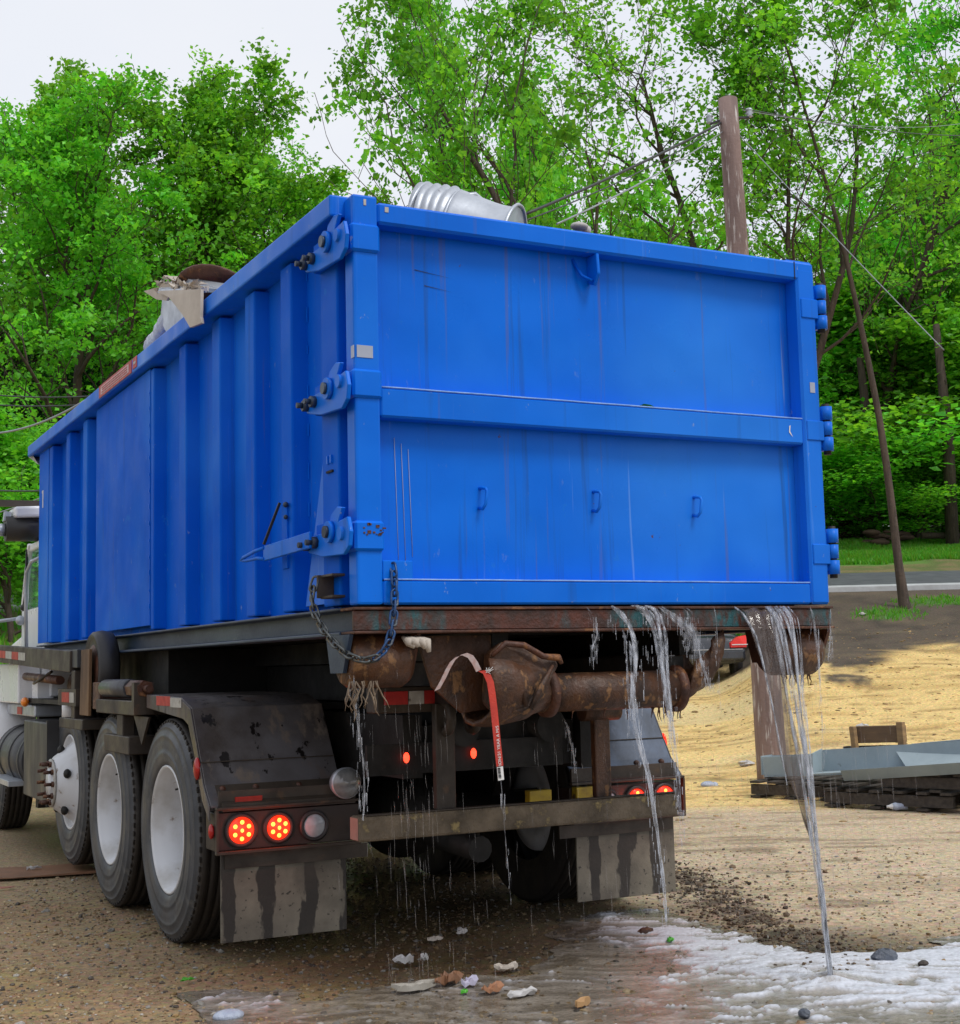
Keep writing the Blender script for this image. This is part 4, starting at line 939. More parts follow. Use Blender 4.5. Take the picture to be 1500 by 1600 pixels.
# folded guide plate standing up beside the left flare
part('guide_plate', MB().add([(-.56, .00, 1.30), (-.50, .02, 1.345), (-.42, .03, 1.335), (-.33, .02, 1.29), (-.275, .01, 1.285), (-.262, .0, 1.25), (-.30, -.01, 1.20), (-.36, -.01, 1.11), (-.43, .0, 1.075), (-.53, .02, 1.075), (-.56, .06, 1.12),
                              (-.54, .09, 1.30), (-.49, .10, 1.33), (-.42, .10, 1.32), (-.33, .09, 1.28), (-.285, .08, 1.27), (-.28, .08, 1.25), (-.31, .08, 1.20), (-.37, .08, 1.12), (-.43, .08, 1.09), (-.53, .09, 1.09), (-.55, .10, 1.12)],
                             [tuple(range(10, -1, -1)), tuple(range(11, 22))]+[(i, (i+1) % 11, 11+(i+1) % 11, 11+i) for i in range(11)]), rustwet, tr, bevel=.012, seg=2)
part('guide_fold', MB().tube([(-.555, -.005, 1.29), (-.50, -.012, 1.335), (-.42, -.01, 1.328), (-.34, -.012, 1.285), (-.275, -.018, 1.278), (-.265, -.02, 1.255)], [.008, .012, .012, .012, .014, .008], 8), rust, tr)
part('guide_rib', MB().tube([(-.48, -.012, 1.26), (-.44, -.016, 1.19), (-.42, -.014, 1.10)], [.006, .012, .008], 6).tube([(-.30, -.014, 1.25), (-.36, -.024, 1.17), (-.40, -.016, 1.09)], [.006, .014, .010], 6), rustwet, tr)
part('hoist_end_plate', MB().prism([(-.78, 1.37), (-.40, 1.37), (-.40, 1.10), (-.60, 1.08), (-.72, 1.18)], 1, .16, .18), rustwet, tr)
part('shackle', MB().ball((-.505, .0, 1.19), .05, 12, 8, (1, .5, 1.3)), steel_brown, tr)
mb = MB(); rr = random.Random(15)
for k in range(30):
    x = rr.choice([rr.uniform(.25, .36), rr.uniform(.88, 1.05), rr.uniform(-.3, .3)]); z = 1.075 if x < .7 else 1.185; pts = [(x, .10, z)]
    for j in range(3): pts.append((pts[-1][0]+rr.uniform(-.008, .008), .10, pts[-1][2]-rr.uniform(.004, .024)))
    mb.tube(pts, [.004, .003, .002, .001], 4)
part('hanging_debris', mb, rust, tr, kind='stuff')
# ---- left side equipment
part('side_beam', MB().bar((-1.23, 7.6, 1.455), (-1.23, 4.12, 1.335), .07, .13), steel_brown, tr, bevel=.004)
for i in range(4):
    t0 = .235+i*.082; A = Vector((-1.268, 7.6, 1.455)); B = Vector((-1.268, 4.12, 1.335))
    part('reflective_tape', MB().bar(A.lerp(B, t0), A.lerp(B, t0+.079), .003, .055), redm if i % 2 == 0 else whitetape, tr)
part('side_channel', MB().bar((-1.20, 5.4, 1.37), (-1.20, 3.98, 1.35), .10, .11), tank, tr, bevel=.004)
bw = part('bumper_wheel', MB().lathe([(.0, .055), (.10, .055), (.11, .048), (.18, .050), (.2, .062), (.215, .05), (.225, 0), (.215, -.05), (.2, -.062), (.18, -.05), (.11, -.048), (.10, -.055), (0, -.055)], (-1.165, 3.70, 1.285), 0, 40), blackp, tr)
part('hub_plate', MB().lathe([(0, -.058), (.13, -.057), (.14, -.050)], (-1.165, 3.70, 1.285), 0, 30), rust, bw)
part('wheel_bracket', MB().prism([(3.58, 1.40), (3.80, 1.40), (3.84, 1.02), (3.60, 1.02)], 0, -1.262, -1.245), M('yellow_rust_plate', (.22, .12, .05), (.06, .035, .022), 4, (1, 1, .3), .6, .8, c3=(.42, .28, .10), s3=6, t3=.58, bump=.6), tr, bevel=.002)
part('wheel_bracket', MB().box(-1.25, -1.05, 3.36, 3.54, 1.06, 1.21), rust, tr, bevel=.003)
rl = part('side_roller', MB().cyl((-1.225, 3.30, 1.178), (-1.225, 2.72, 1.178), .048, 18), M('roller_grey', (.10, .105, .12), (.06, .062, .07), 6, rough=.3, rough2=.5, metal=.3), tr)
part('roller_end', MB().cyl((-1.225, 2.71, 1.178), (-1.225, 2.44, 1.178), .044, 6).cyl((-1.225, 2.44, 1.178), (-1.225, 2.37, 1.178), .018, 8), rust, rl)
part('roller_end', MB().box(-1.28, -1.18, 2.45, 2.50, 1.05, 1.21), steel_brown, rl)
part('roller_mount', MB().box(-1.27, -1.10, 2.47, 3.36, 1.045, 1.118), steel_brown, tr, bevel=.004)
part('step_bracket', MB().box(-1.255, -1.19, 2.80, 2.93, .88, 1.044).box(-1.27, -1.10, 2.60, 3.16, .845, .935), steel_brown, tr, bevel=.004)
part('step_bracket', MB().box(-1.255, -1.19, 4.02, 4.12, .98, 1.28).box(-1.27, -1.10, 3.72, 4.40, .935, .995), steel_brown, tr, bevel=.004)
part('corner_gusset', MB().prism([(2.62, 1.04), (2.32, 1.04), (2.46, .90)], 0, -1.24, -1.228), steel_brown, tr)
part('reflective_tape', MB().box(-1.272, -1.269, 4.10, 4.32, 1.09, 1.15), redm, tr)
part('reflective_tape', MB().box(-1.272, -1.269, 3.96, 4.09, 1.09, 1.15), whitetape, tr)
part('tape_mount', MB().box(-1.268, -1.20, 3.92, 4.45, 1.07, 1.17), steel_brown, tr)
part('white_reservoir', MB().cyl((-1.18, 4.50, .985), (-1.18, 4.50, 1.09), .055, 16), whitep, tr)
part('battery_box', MB().box(-1.235, -.85, 4.98, 5.86, .42, .945), tank, tr, bevel=.01, seg=2)
part('box_strap', MB().box(-1.24, -1.0, 4.962, 4.979, .40, .96), blackp, tr)
ft = part('fuel_tank', MB().cyl((-1.0, 5.95, .64), (-1.0, 7.15, .64), .235, 32), tank, tr)
for y in (6.1, 6.5, 6.95): part('tank_strap', MB().lathe([(.236, -.02), (.243, -.02), (.243, .02), (.236, .02)], (-1.0, y, .64), 1, 32), tank, ft)
part('step_tread', MB().box(-1.30, -1.05, 6.1, 6.9, .46, .50), galv, tr, bevel=.003)
part('air_hose', MB().tube([(-1.1, 4.75, 1.0), (-1.15, 4.85, 1.10), (-1.12, 5.0, 1.14), (-1.08, 5.2, 1.08), (-1.0, 5.3, .95)], .012, 8).tube([(-1.15, 5.3, 1.28), (-1.2, 5.5, 1.22), (-1.18, 5.8, 1.2), (-1.1, 6.0, 1.26)], .010, 8), steel_brown, tr)
part('rear_cab_gear', MB().ball((-.95, 5.35, 1.18), .12, 14, 10, (.7, 1.2, 1)).cyl((-1.15, 5.0, 1.22), (-1.15, 6.3, 1.25), .03, 10), rust, tr)
part('control_box', MB().box(-1.12, -1.0, 6.02, 6.22, 1.06, 1.24), whitep, tr, bevel=.006)
# ---- cab
cabo = part('cab', MB().prism([(6.0, .95), (6.0, 2.30), (6.12, 2.40), (7.05, 2.42), (7.42, 1.72), (8.9, 1.55), (9.15, .95)], 0, -.86, .86), whitep, tr, bevel=.05, seg=3)
def cp_(name, mb, m=whitep, b=.012, **k): return part(name, mb, m, cabo, bevel=b, seg=2, **k)
cp_('cab_rear_panel', MB().box(-1.03, -.861, 6.0, 6.42, 1.10, 2.28))
cp_('lower_door', MB().box(-1.025, -.861, 6.45, 7.28, 1.10, 1.78))
cp_('door_pillar', MB().bar((-1.01, 7.26, 1.78), (-1.01, 6.98, 2.30), .05, .05))
cp_('window_header', MB().box(-1.02, -.861, 6.42, 7.0, 2.24, 2.30))
cp_('window', MB().box(-1.0, -.99, 6.44, 7.1, 1.79, 2.24), cabglass, 0)
cp_('grab_handle', MB().tube([(-1.06, 6.30, 2.14), (-1.10, 6.42, 2.12), (-1.12, 6.52, 2.04), (-1.12, 6.54, 1.9), (-1.11, 6.50, 1.25)], .014, 8), galv, 0)
cp_('door_seal', MB().tube([(-1.035, 7.0, 2.26), (-1.035, 7.06, 1.9), (-1.04, 7.10, 1.82)], .010, 6).ball((-1.04, 7.1, 1.80), .028, 8, 6), blackp, 0)
cp_('mirror_arm', MB().tube([(-1.03, 7.2, 1.72), (-1.2, 7.3, 1.70), (-1.32, 7.35, 1.74)], .014, 8).ball((-1.05, 7.18, 1.70), .04, 8, 6), galv, 0)
cp_('front_fender', MB().lathe([(.62, -.16), (.64, -.10), (.64, .10), (.60, .16)], (-1.07, 7.75, .62), 0, 20, False, True, math.radians(10), math.radians(170)), whitep, 0)
cp_('door_step_skirt', MB().box(-1.14, -.9, 6.0, 7.2, .955, 1.04), galv)
cp_('cab_corner', MB().box(-1.20, -1.035, 6.35, 7.3, 1.05, 1.35), whitep)
part('turn_signal', MB().ball((-1.19, 6.10, 1.065), .05, 12, 8, (.6, 1.3, .7)), amber, tr)
part('reflective_tape', MB().box(-1.146, -1.143, 6.5, 6.7, .965, 1.02), redm, tr)
# tarp roller assembly on top of the cab's back
tr_ = part('tarp_roller', MB().cyl(on(1, 6.7, 8, 826), on(1, 6.7, 82, 826), .100, 20), blackp, tr)
part('roller_motor', MB().cyl(on(1, 6.7, -6, 828), on(1, 6.7, 7, 828), .05, 12).bar(on(1, 6.7, 10, 815), on(1, 6.7, 12, 800), .07, .05), galv, tr_)
part('roller_cover', MB().bar(on(1, 6.72, 18, 803), on(1, 6.72, 84, 801), .30, .085), whitep, tr_, bevel=.02, seg=2)
part('tarp_arm', MB().bar(on(1, 6.9, -60, 785), on(1, 6.9, 84, 788), .05, .05), steel_brown, tr)

# ---- strap with lettering hanging from the hoist
st = thing('cargo_strap', (-.45, -.03, 1.2), 'faded pink and red printed webbing strap hanging from the rusty hoist guide', 'strap')
def ribbon(pts, w0, across, m, name, th=.0015):
    mb = MB(); vs = []
    for p in pts:
        p = Vector(p); a_ = Vector(across)*w0/2; vs += [p-a_+Vector((0, th, 0)), p+a_+Vector((0, th, 0)), p+a_-Vector((0, th, 0)), p-a_-Vector((0, th, 0))]
    n = len(pts); fs = [(0, 1, 2, 3), tuple(4*(n-1)+k for k in (3, 2, 1, 0))]+[(i*4+k, (i+1)*4+k, (i+1)*4+(k+1) % 4, i*4+(k+1) % 4) for i in range(n-1) for k in range(4)]
    return part(name, mb.add(vs, fs, False), m, st)
pk = [on(1, -.03, x, y) for x, y in ((683, 1078), (692, 1062), (700, 1045), (707, 1033), (716, 1025), (726, 1022), (735, 1026), (742, 1036), (748, 1048))]
mbp = MB(); n = len(pk)
pinkm = M('faded_strap', (.36, .22, .20), (.42, .36, .36), 40, rough=.5, bump=.2)
ribbon(pk[:1]+pk[1:], .024, (.9, 0, .35), pinkm, 'strap_loop')
pr = [on(1, -.03, x, y) for x, y in ((752, 1048), (760, 1052), (766, 1066), (769, 1085), (772, 1110), (775, 1140), (778, 1170), (781, 1197))]
ribbon(pr, .028, (1, 0, .1), redplain, 'strap_tail')
ribbon([on(1, -.03, 781, 1198), on(1, -.03, 783, 1219)], .024, (1, 0, .1), whiteplain, 'strap_label')
mb = MB(); rr = random.Random(1); A_ = on(1, -.0325, 780.5, 1200); B_ = on(1, -.0325, 782.5, 1217)
for k in range(14):
    t = k/14; c = A_.lerp(B_, t); mb.box(c.x-.008, c.x+.003, c.y-.0008, c.y, c.z, c.z+rr.uniform(.001, .0028))
part('label_print', mb, blackp, st)
def text3(name, s, size, loc, rot, m, parent):
    cu = bpy.data.curves.new(name, 'FONT'); cu.body = s; cu.size = size; cu.extrude = .0004
    o = bpy.data.objects.new('tmp_text', cu); COL.objects.link(o); bpy.context.view_layer.update()
    me = bpy.data.meshes.new_from_object(o.evaluated_get(bpy.context.evaluated_depsgraph_get())); bpy.data.objects.remove(o); me.materials.clear(); me.materials.append(m)
    q = bpy.data.objects.new(name, me); COL.objects.link(q); q.parent = parent; q.location = Vector(loc)-wloc(parent); q.rotation_euler = rot; return q
text3('strap_lettering', 'ION/31 YEAR A M/S', .017, on(1, -.0335, 783.5, 1196), (math.radians(90), math.radians(-90-3.5), 0), whiteplain, st)
mb = MB(); rr = random.Random(3)
for k in range(12):
    p = on(1, -.035, 762, 1050); mb.tube([p, p+Vector((rr.uniform(-.01, .03), rr.uniform(-.01, .01), rr.uniform(-.01, .02)))], [.002, .0008], 4)
part('frayed_end', mb, whiteplain, st)

# ------------------------------------------------------------------ falling water
SILL = 1.468
def stream(name, pts, widths, m, label, strands=3, seed=0, group=None):
    """a rope of water: several wavering flattened strands falling from the sill"""
    rr = random.Random(seed); P = resample(pts, .022); n = len(P); mb = MB()
    for s_ in range(strands):
        ph = rr.uniform(0, 6.3); f = rr.uniform(4, 9); off = rr.uniform(-.5, .5); R = []; Q = []
        i0 = 0 if s_ == 0 else rr.randint(0, n//3); i1 = n if s_ == 0 else rr.randint(n//2, n)
        if i1-i0 < 4: continue
        for i in range(i0, i1):
            t = i/(n-1); wv = np.interp(t, np.linspace(0, 1, len(widths)), widths)
            R.append(max(.001, wv*(.20 if s_ == 0 else rr.uniform(.07, .14))*(1+.25*math.sin(t*37+ph))*min(1, (i-i0+1)/3, (i1-i)/4 if s_ else 9)))
            Q.append(P[i]+Vector((off*wv*.8+wv*.22*math.sin(t*f+ph), wv*.25*math.cos(t*f*.8+ph), 0)))
        mb.tube(Q, R, 7)
    for k in range(int(strands*16)):
        i = rr.randint(2, n-2); p = P[i]; wv = np.interp(i/(n-1), np.linspace(0, 1, len(widths)), widths)
        q = p+Vector((rr.uniform(-1.2, 1.2)*wv, rr.uniform(-.6, .6)*wv, 0)); mb.tube([q, q-Vector((0, 0, rr.uniform(.008, .05)))], rr.uniform(.0008, .0020), 5)
    return link(name, mb, m, label=label, cat='water', group=group)
def fall(x, vx, vy, z0, z1, n=14):
    out = []
    for i in range(n):
        z = z0+(z1-z0)*i/(n-1); t = math.sqrt(max(0, 2*(z0-z)/9.81)); out.append((x+vx*t, -.006-vy*t, z))
    return out
# the big gush: wide mouth on the sill, two walls with a muddy film between, closing into one rope
def gush():
    mb = MB(); rr = random.Random(3); N = 60
    def axisp(t):
        z = SILL*(1-t); tt = math.sqrt(max(0, 2*(SILL-z)/9.81)); return Vector((.735+.015*tt, -.008-.50*tt, z))
    def edge(side, t, k):
        z = SILL*(1-t); tt = math.sqrt(max(0, 2*(SILL-z)/9.81))
        wl_ = .075*max(0, 1-t/.42)**.8 if side < 0 else .0
        return wl_
    for s_ in range(18):                        # bright right hand rope
        ph = rr.uniform(0, 6); Q = []; R = []; a0 = rr.uniform(-1, 1)
        for i in range(N+1):
            t = i/N; c = axisp(t); wv = .056*(1-t)**2.2*(1 if t > .02 else .8)+.011
            Q.append(c+Vector((a0*wv+.2*wv*math.sin(t*7+ph)+.035*(1-t)**3, .5*wv*math.cos(t*6+ph), 0))); R.append((.0048 if s_ < 12 else .0028)*(1+.3*math.sin(t*30+ph))*(1.05-.25*t))
        mb.tube(Q, R, 6)
    for s_ in range(5):                         # thin left hand wall curling in
        ph = rr.uniform(0, 6); Q = []; R = []; a0 = rr.uniform(-.006, .006)
        for i in range(int(N*.50)):
            t = i/N; c = axisp(t); Q.append(c+Vector((-.125+.075*t-.03*(1-min(1, t/.08))+a0, .01, 0))); R.append(max(.0006, .0038*(1+.4*math.sin(t*40+ph))*(1-(t/.5)**2)))
        mb.tube(Q, R, 5)
    link('main_water_gush', mb, waterm, label='widest gush of grey water pouring from the right of the rusty sill to the ground', cat='water')
    V = []; Fc = []; n, m = 42, 9; 
    for i in range(n):
        t = i/(n-1)*.62; c = axisp(t)
        for k in range(m):
            u = k/(m-1); xl = (-.125+.075*t)*(1-max(0, (t-.35)/.27)**2); V.append(c+Vector((xl*(1-u)+.0*u, .02+.012*math.sin(u*9+t*20), 0)))
    Fc = [(i*m+k, i*m+k+1, (i+1)*m+k+1, (i+1)*m+k) for i in range(n-1) for k in range(m-1)]
    t_ = NT('muddy_water_film'); a_ = t_.ramp(t_.noise(16, 4, (3, 3, .35)), .35, .7, (.40, .40, .40, 1), (.90, .90, .90, 1))
    fm = t_.bsdf((.10, .075, .065), .1, 0, t_.noise(18, 3, (3, 3, .4)), .5, .01, .7, Alpha=a_)
    o = link('muddy_water_film', MB().add(V, Fc, True), fm, label='thin brown film of water inside the widest gush below the sill', cat='water')
gush()
stream('water_stream', [on(1, y, px, py) for px, py, y in ((950, 947, -.005), (960, 955, -.02), (975, 975, -.04), (983, 1000, -.06), (986, 1040, -.085), (987, 1100, -.12), (998, 1160, -.15), (1013, 1215, -.18), (1022, 1270, -.2), (1030, 1330, -.22), (1036, 1385, -.24), (1040, 1440, -.26))], [.055, .05, .035, .028, .022, .02, .02], waterm, 'first long stream of water from the left under the tailgate, curling over the roller tube', 8, 1)
stream('water_stream', [on(1, y, px, py) for px, py, y in ((1000, 947, -.005), (1018, 955, -.02), (1029, 985, -.045), (1036, 1040, -.08), (1043, 1090, -.11), (1050, 1140, -.14), (1058, 1200, -.17), (1063, 1260, -.2), (1066, 1320, -.22))], [.075, .06, .04, .03, .022, .016, .014], waterm, 'second long stream of water, broad at the sill, passing right end of roller tube', 9, 2)
stream('water_stream', [on(1, y, px, py) for px, py, y in ((1033, 948, -.005), (1052, 962, -.02), (1075, 980, -.04), (1088, 995, -.05), (1092, 1020, -.07), (1104, 1055, -.09), (1112, 1076, -.1))], [.03, .045, .05, .03, .022, .015], waterthin, 'short splashing curl of water between the roller tube and the dark parked car', 9, 3)
stream('water_stream', [on(1, y, px, py) for px, py, y in ((1070, 950, -.005), (1080, 960, -.02), (1078, 985, -.03), (1076, 1005, -.04), (1075, 1020, -.05))], [.02, .03, .025, .012], waterthin, 'ragged trickle falling into the right hand rusty guide bowl', 4, 13)
stream('water_stream', [on(1, y, px, py) for px, py, y in ((916, 949, -.005), (924, 960, -.02), (928, 975, -.03), (934, 990, -.04), (927, 1010, -.05), (923, 1038, -.06))], [.018, .02, .016, .01], waterthin, 'small broken trickle left of the first long stream', 3, 4)
stream('water_stream', [on(1, y, px, py) for px, py, y in ((1115, 949, -.005), (1119, 970, -.02), (1121, 1010, -.04), (1123, 1070, -.07), (1128, 1120, -.1))], [.010, .009, .007, .004], waterthin, 'hair-thin stream in front of the red lamp of the parked car', 1, 5)
stream('water_stream', [on(1, y, px, py) for px, py, y in ((1268, 949, -.005), (1273, 962, -.02), (1276, 1000, -.045), (1280, 1060, -.075), (1284, 1120, -.10), (1289, 1200, -.14))], [.03, .028, .022, .016, .012, .006], waterthin, 'thin stream falling past the right hand ground roller near the sill end', 3, 6)
stream('water_stream', [on(1, y, px, py) for px, py, y in ((1219, 949, -.005), (1224, 975, -.02), (1228, 1005, -.035), (1237, 1030, -.05))], [.010, .009, .008, .006], waterthin, 'short trickle over the face of the right hand ground roller', 2, 7)
stream('water_stream', [on(1, y, px, py) for px, py, y in ((1298, 952, -.005), (1299, 975, -.02), (1298, 1000, -.03), (1295, 1035, -.05))], [.024, .016, .012, .014], waterthin, 'clear trickle hanging from the very end of the rusty sill', 2, 8)
stream('water_stream', [on(1, -.03, px, py) for px, py in ((783, 1220), (786, 1250), (790, 1300), (795, 1360), (799, 1420))], [.008, .007, .006, .006, .004], waterthin, 'thin string of water running off the tip of the red strap', 1, 9)
stream('water_stream', [on(1, .06, px, py) for px, py in ((552, 1055), (556, 1090), (560, 1130), (566, 1190), (568, 1250), (566, 1290))], [.03, .022, .02, .018, .016, .012], waterthin, 'dribble running down below the left roller and the chain', 4, 10)
stream('water_stream', [on(1, .3, px, py) for px, py in ((876, 1120), (886, 1135), (890, 1155), (895, 1180), (898, 1215))], [.014, .012, .012, .008], waterthin, 'dribble below the roller tube in front of the right fender', 2, 11)
mb = MB(); rr = random.Random(77)
def drops(n, xf, yf, zf, lf, rf):
    for k in range(n):
        x, y, z = xf(), yf(), zf(); l_ = lf(); mb.tube([(x, y, z), (x+rr.uniform(-.002, .004), y-.002, z-l_*.5), (x+rr.uniform(-.002, .005), y-.004, z-l_)], [.0004, rf(), .0005], 4)
U = rr.uniform
drops(190, lambda: U(-.95, .95), lambda: U(-.05, .6), lambda: U(.03, 1.35), lambda: U(.02, .14), lambda: U(.0008, .0017))
drops(90, lambda: rr.gauss(-.86, .06), lambda: U(-.02, .12), lambda: U(.02, 1.2), lambda: U(.03, .14), lambda: U(.0008, .0016))
drops(110, lambda: U(.85, 1.25), lambda: U(-.35, .05), lambda: U(.03, 1.2), lambda: U(.02, .14), lambda: U(.0008, .0019))
drops(60, lambda: rr.gauss(.74, .05), lambda: U(-.36, -.1), lambda: U(.03, .9), lambda: U(.03, .12), lambda: U(.001, .002))
drops(60, lambda: rr.gauss(.36, .12), lambda: U(-.25, -.05), lambda: U(.03, .9), lambda: U(.03, .10), lambda: U(.001, .002))
for k in range(170):
    a = rr.uniform(0, 6.3); r = abs(rr.gauss(0, .09)); mb.ball((.745+r*math.cos(a), -.285+r*math.sin(a), .03+abs(rr.gauss(0, .035))), rr.uniform(.001, .0035), 5, 4)
link('water_drops', mb, dripm, kind='stuff', label='fine falling drops of dirty water below the whole rear of the dumpster')

# ------------------------------------------------------------------ debris on the ground
def flat(name, pts, th, m, label, cat, crumple=.01, seed=0, group=None):
    rr = random.Random(seed); mb = MB(); n = len(pts); cx = sum(p[0] for p in pts)/n; cy = sum(p[1] for p in pts)/n
    vs = []; z0 = max(gz(cx, cy), 0)+.008
    for dz in (0, th):
        for f in (1, .55): vs += [(cx+(p[0]-cx)*f, cy+(p[1]-cy)*f, z0+dz+rr.uniform(0, crumple)) for p in pts]
        vs.append((cx, cy, z0+dz+crumple*.6))
    k = 2*n+1; fs = []
    for b, fl in ((0, True), (k, False)):
        for i in range(n):
            j = (i+1) % n; q = (b+i, b+j, b+n+j, b+n+i); t = (b+n+i, b+n+j, b+2*n); fs += [q[::-1], t[::-1]] if fl else [q, t]
    fs += [(i, (i+1) % n, k+(i+1) % n, k+i) for i in range(n)]
    return link(name, mb.add(vs, fs, False), m, label=label, cat=cat, group=group)
def blob(c, rx, ry, n=8, seed=0, ang=0):
    rr = random.Random(seed); out = []; n += 5
    for k in range(n):
        q = 2*math.pi*k/n; r = rr.uniform(.5, 1.15); x, y = rx*r*math.cos(q), ry*r*math.sin(q); out.append((c[0]+x*math.cos(ang)-y*math.sin(ang), c[1]+x*math.sin(ang)+y*math.cos(ang)))
    return out
def g(px, py): p = on(2, 0, px, py); return (p.x, p.y)
flat('cardboard_strip', [g(-30, 1378), g(-30, 1364), g(60, 1359), g(135, 1355), g(150, 1368), g(60, 1374), g(20, 1377)], .012, cardm, 'flattened reddish brown cardboard strip lying left of the truck wheels', 'cardboard', .012, 1)
flat('white_wrapper', blob(g(52, 1366), .05, .015, 7, 2, .3), .006, paperm, 'little white wrapper lying on the cardboard strip', 'litter', .02, 3).location.z += .02
flat('pink_scrap', blob(g(8, 1391), .08, .012, 7, 3), .006, M('pink_scrap', (.5, .24, .2), rough=.6), 'faded pink scrap on the ground at the left edge below the cardboard', 'litter')
flat('paper_scrap', blob(g(635, 1510), .07, .035, 9, 4, .4), .01, paperm, 'crumpled whitish paper scrap, middle of the wet gravel behind the left mud flap', 'litter', .035, 4)
flat('paper_scrap', blob(g(663, 1506), .02, .02, 7, 14, .4), .01, paperm, 'tiny upright scrap just right of the crumpled paper behind the left flap', 'litter', .03, 4)
flat('paper_scrap', blob(g(793, 1520), .065, .03, 8, 5, .2), .012, boardm, 'flat torn cream scrap right of the crumpled paper', 'litter', .02, 5)
flat('paper_scrap', blob(g(721, 1464), .055, .03, 7, 6, .9), .012, paperm, 'white scrap lying in the shade under the truck', 'litter', .02, 6)
flat('paper_scrap', blob(g(680, 1473), .06, .02, 7, 7, .1), .008, boardm, 'thin pale scrap in the shade beside the white one under the truck', 'litter', .015, 7)
flat('paper_scrap', blob(g(650, 1552), .10, .045, 10, 8, .1), .015, M('dirty_foam_clump', (.38, .36, .32), (.24, .22, .18), 8, rough=.5), 'large greyish clump of wet pulp in the lower middle of the foreground', 'litter', .02, 8)
flat('cardboard_scrap', blob(g(703, 1541), .08, .05, 8, 9, .5), .012, cardm, 'brown curled cardboard scrap beside the greyish pulp clump', 'litter', .04, 9)
flat('cardboard_scrap', blob(g(770, 1556), .045, .035, 7, 10, .2), .012, M('orange_card', (.40, .19, .10), rough=.6), 'small orange-brown cardboard scrap near the green leaf', 'litter', .03, 10)
flat('cardboard_scrap', blob(g(912, 1576), .065, .018, 8, 11, .5), .02, M('tan_card', (.46, .27, .12), rough=.6), 'tan flat scrap with a pale edge at the bottom centre beside the foam', 'litter', .012, 11)
flat('paper_scrap', blob(g(733, 1546), .035, .03, 7, 20, .2), .012, M('lilac_paper', (.5, .48, .62), rough=.5), 'small lilac-white paper piece touching the brown curled cardboard', 'litter', .03, 10)
flat('paper_scrap', blob(g(820, 1560), .085, .025, 9, 21, .2), .01, paperm, 'row of shredded white pulp right of the green leaf', 'litter', .02, 10)
flat('fallen_leaf', blob(g(725, 1557), .028, .016, 7, 12, .7), .006, leafgreen, 'bright green leaf fallen among the paper scraps in the foreground', 'leaf', .012, 12)
flat('fallen_leaf', blob(g(1048, 1477), .03, .018, 7, 13, .7), .006, leafgreen, 'green leaf floating in the foam under the right mud flap', 'leaf', .02, 12)
flat('fallen_leaf', blob(g(293, 1536), .03, .012, 7, 15, .1), .004, leafgreen, 'small pale green leaf on the gravel below the left mud flap', 'leaf', .012, 12)
flat('yellow_petal', blob(g(804, 1558), .012, .02, 7, 16, .7), .008, yellowm, 'tiny yellow scrap in the foreground pulp', 'litter', .01, 12)
mb = MB().ball((*g(357, 1592), .012), .05, 12, 8, (1.2, .8, .45)); link('plastic_lump', mb, plasticm, label='crumpled bluish white plastic at the bottom edge, lower left', cat='plastic')
def rock(name, c, r, sc, m, label, seed=0):
    rr = random.Random(seed); mb = MB().ball((0, 0, 0), r, 9, 7, sc); mb.v = [(c[0]+v[0]*(1+rr.uniform(-.14, .14)), c[1]+v[1]*(1+rr.uniform(-.14, .14)), c[2]+v[2]*(1+rr.uniform(-.14, .14))) for v in mb.v]; mb.sm = [False]*len(mb.f)
    return link(name, mb, m, label=label, cat='stone')
rock('stone', (*g(1383, 1506), .025), .055, (1.15, .8, .65), stonem, 'blue-grey wet stone sitting in the white foam at right', 1)
rock('stone', (*g(1257, 1594), .022), .022, (1, 1, .8), stonem, 'small dark stone at the bottom edge of the foam', 2)
rock('stone', (*g(1443, 1512), .015), .020, (1.2, 1, .7), steel_brown, 'little dark stone right of the blue-grey stone', 3)
rock('stone', (*g(1010, 1462), .02), .03, (1.4, 1, .6), rust, 'brown stone at the foam edge under the right mud flap', 4)
p = on(2, .03, 1106, 1226); link('crumpled_bag', MB().ball(p, .06, 12, 8, (1.3, 1, .6)).ball(p+Vector((.07, -.02, -.01)), .035, 8, 6), plasticm, label='crumpled clear plastic bag on the ground left of the wooden pole', cat='bag')
bt = thing('plastic_bottle', on(2, .04, 1405, 1260), 'crushed clear plastic bottle lying in front of the pallets', 'bottle')
q = Vector(bt.location); rgt = Vector((RH.x, RH.y, 0))
part('bottle_body', MB().tube([q-rgt*.055, q-rgt*.03, q, q+rgt*.03+Vector((0, 0, .006)), q+rgt*.065], [.026, .034, .028, .034, .03], 12), plasticm, bt)
part('bottle_neck', MB().tube([q-rgt*.055, q-rgt*.085, q-rgt*.10], [.026, .012, .012], 10), whiteplain, bt)
p = on(2, .15, 1322, 1060)
for k, (px, py, D_, m_, lb_) in enumerate(((1346, 939, 31, paperm, 'white scrap lying on the dark soil left of the slim tree'), (1344, 1061, 19, paperm, 'pale scrap on the yellow bank above the pallets'), (1162, 1096, 16, paperm, 'pale bluish scrap on the yellow bank left of the pole'))):
    c = atD(px, py, D_); c.z = gz(c.x, c.y); 
    q_ = MB().ball((0, 0, 0), .09, 9, 6, (1.2, 1, .35)); rr = random.Random(k+50); q_.v = [(c.x+v[0]*rr.uniform(.5, 1.2), c.y+v[1]*rr.uniform(.5, 1.2), c.z+.03+v[2]*rr.uniform(.4, 1.6)) for v in q_.v]; q_.sm = [False]*len(q_.f); link('paper_scrap', q_, m_, label=lb_, cat='litter')

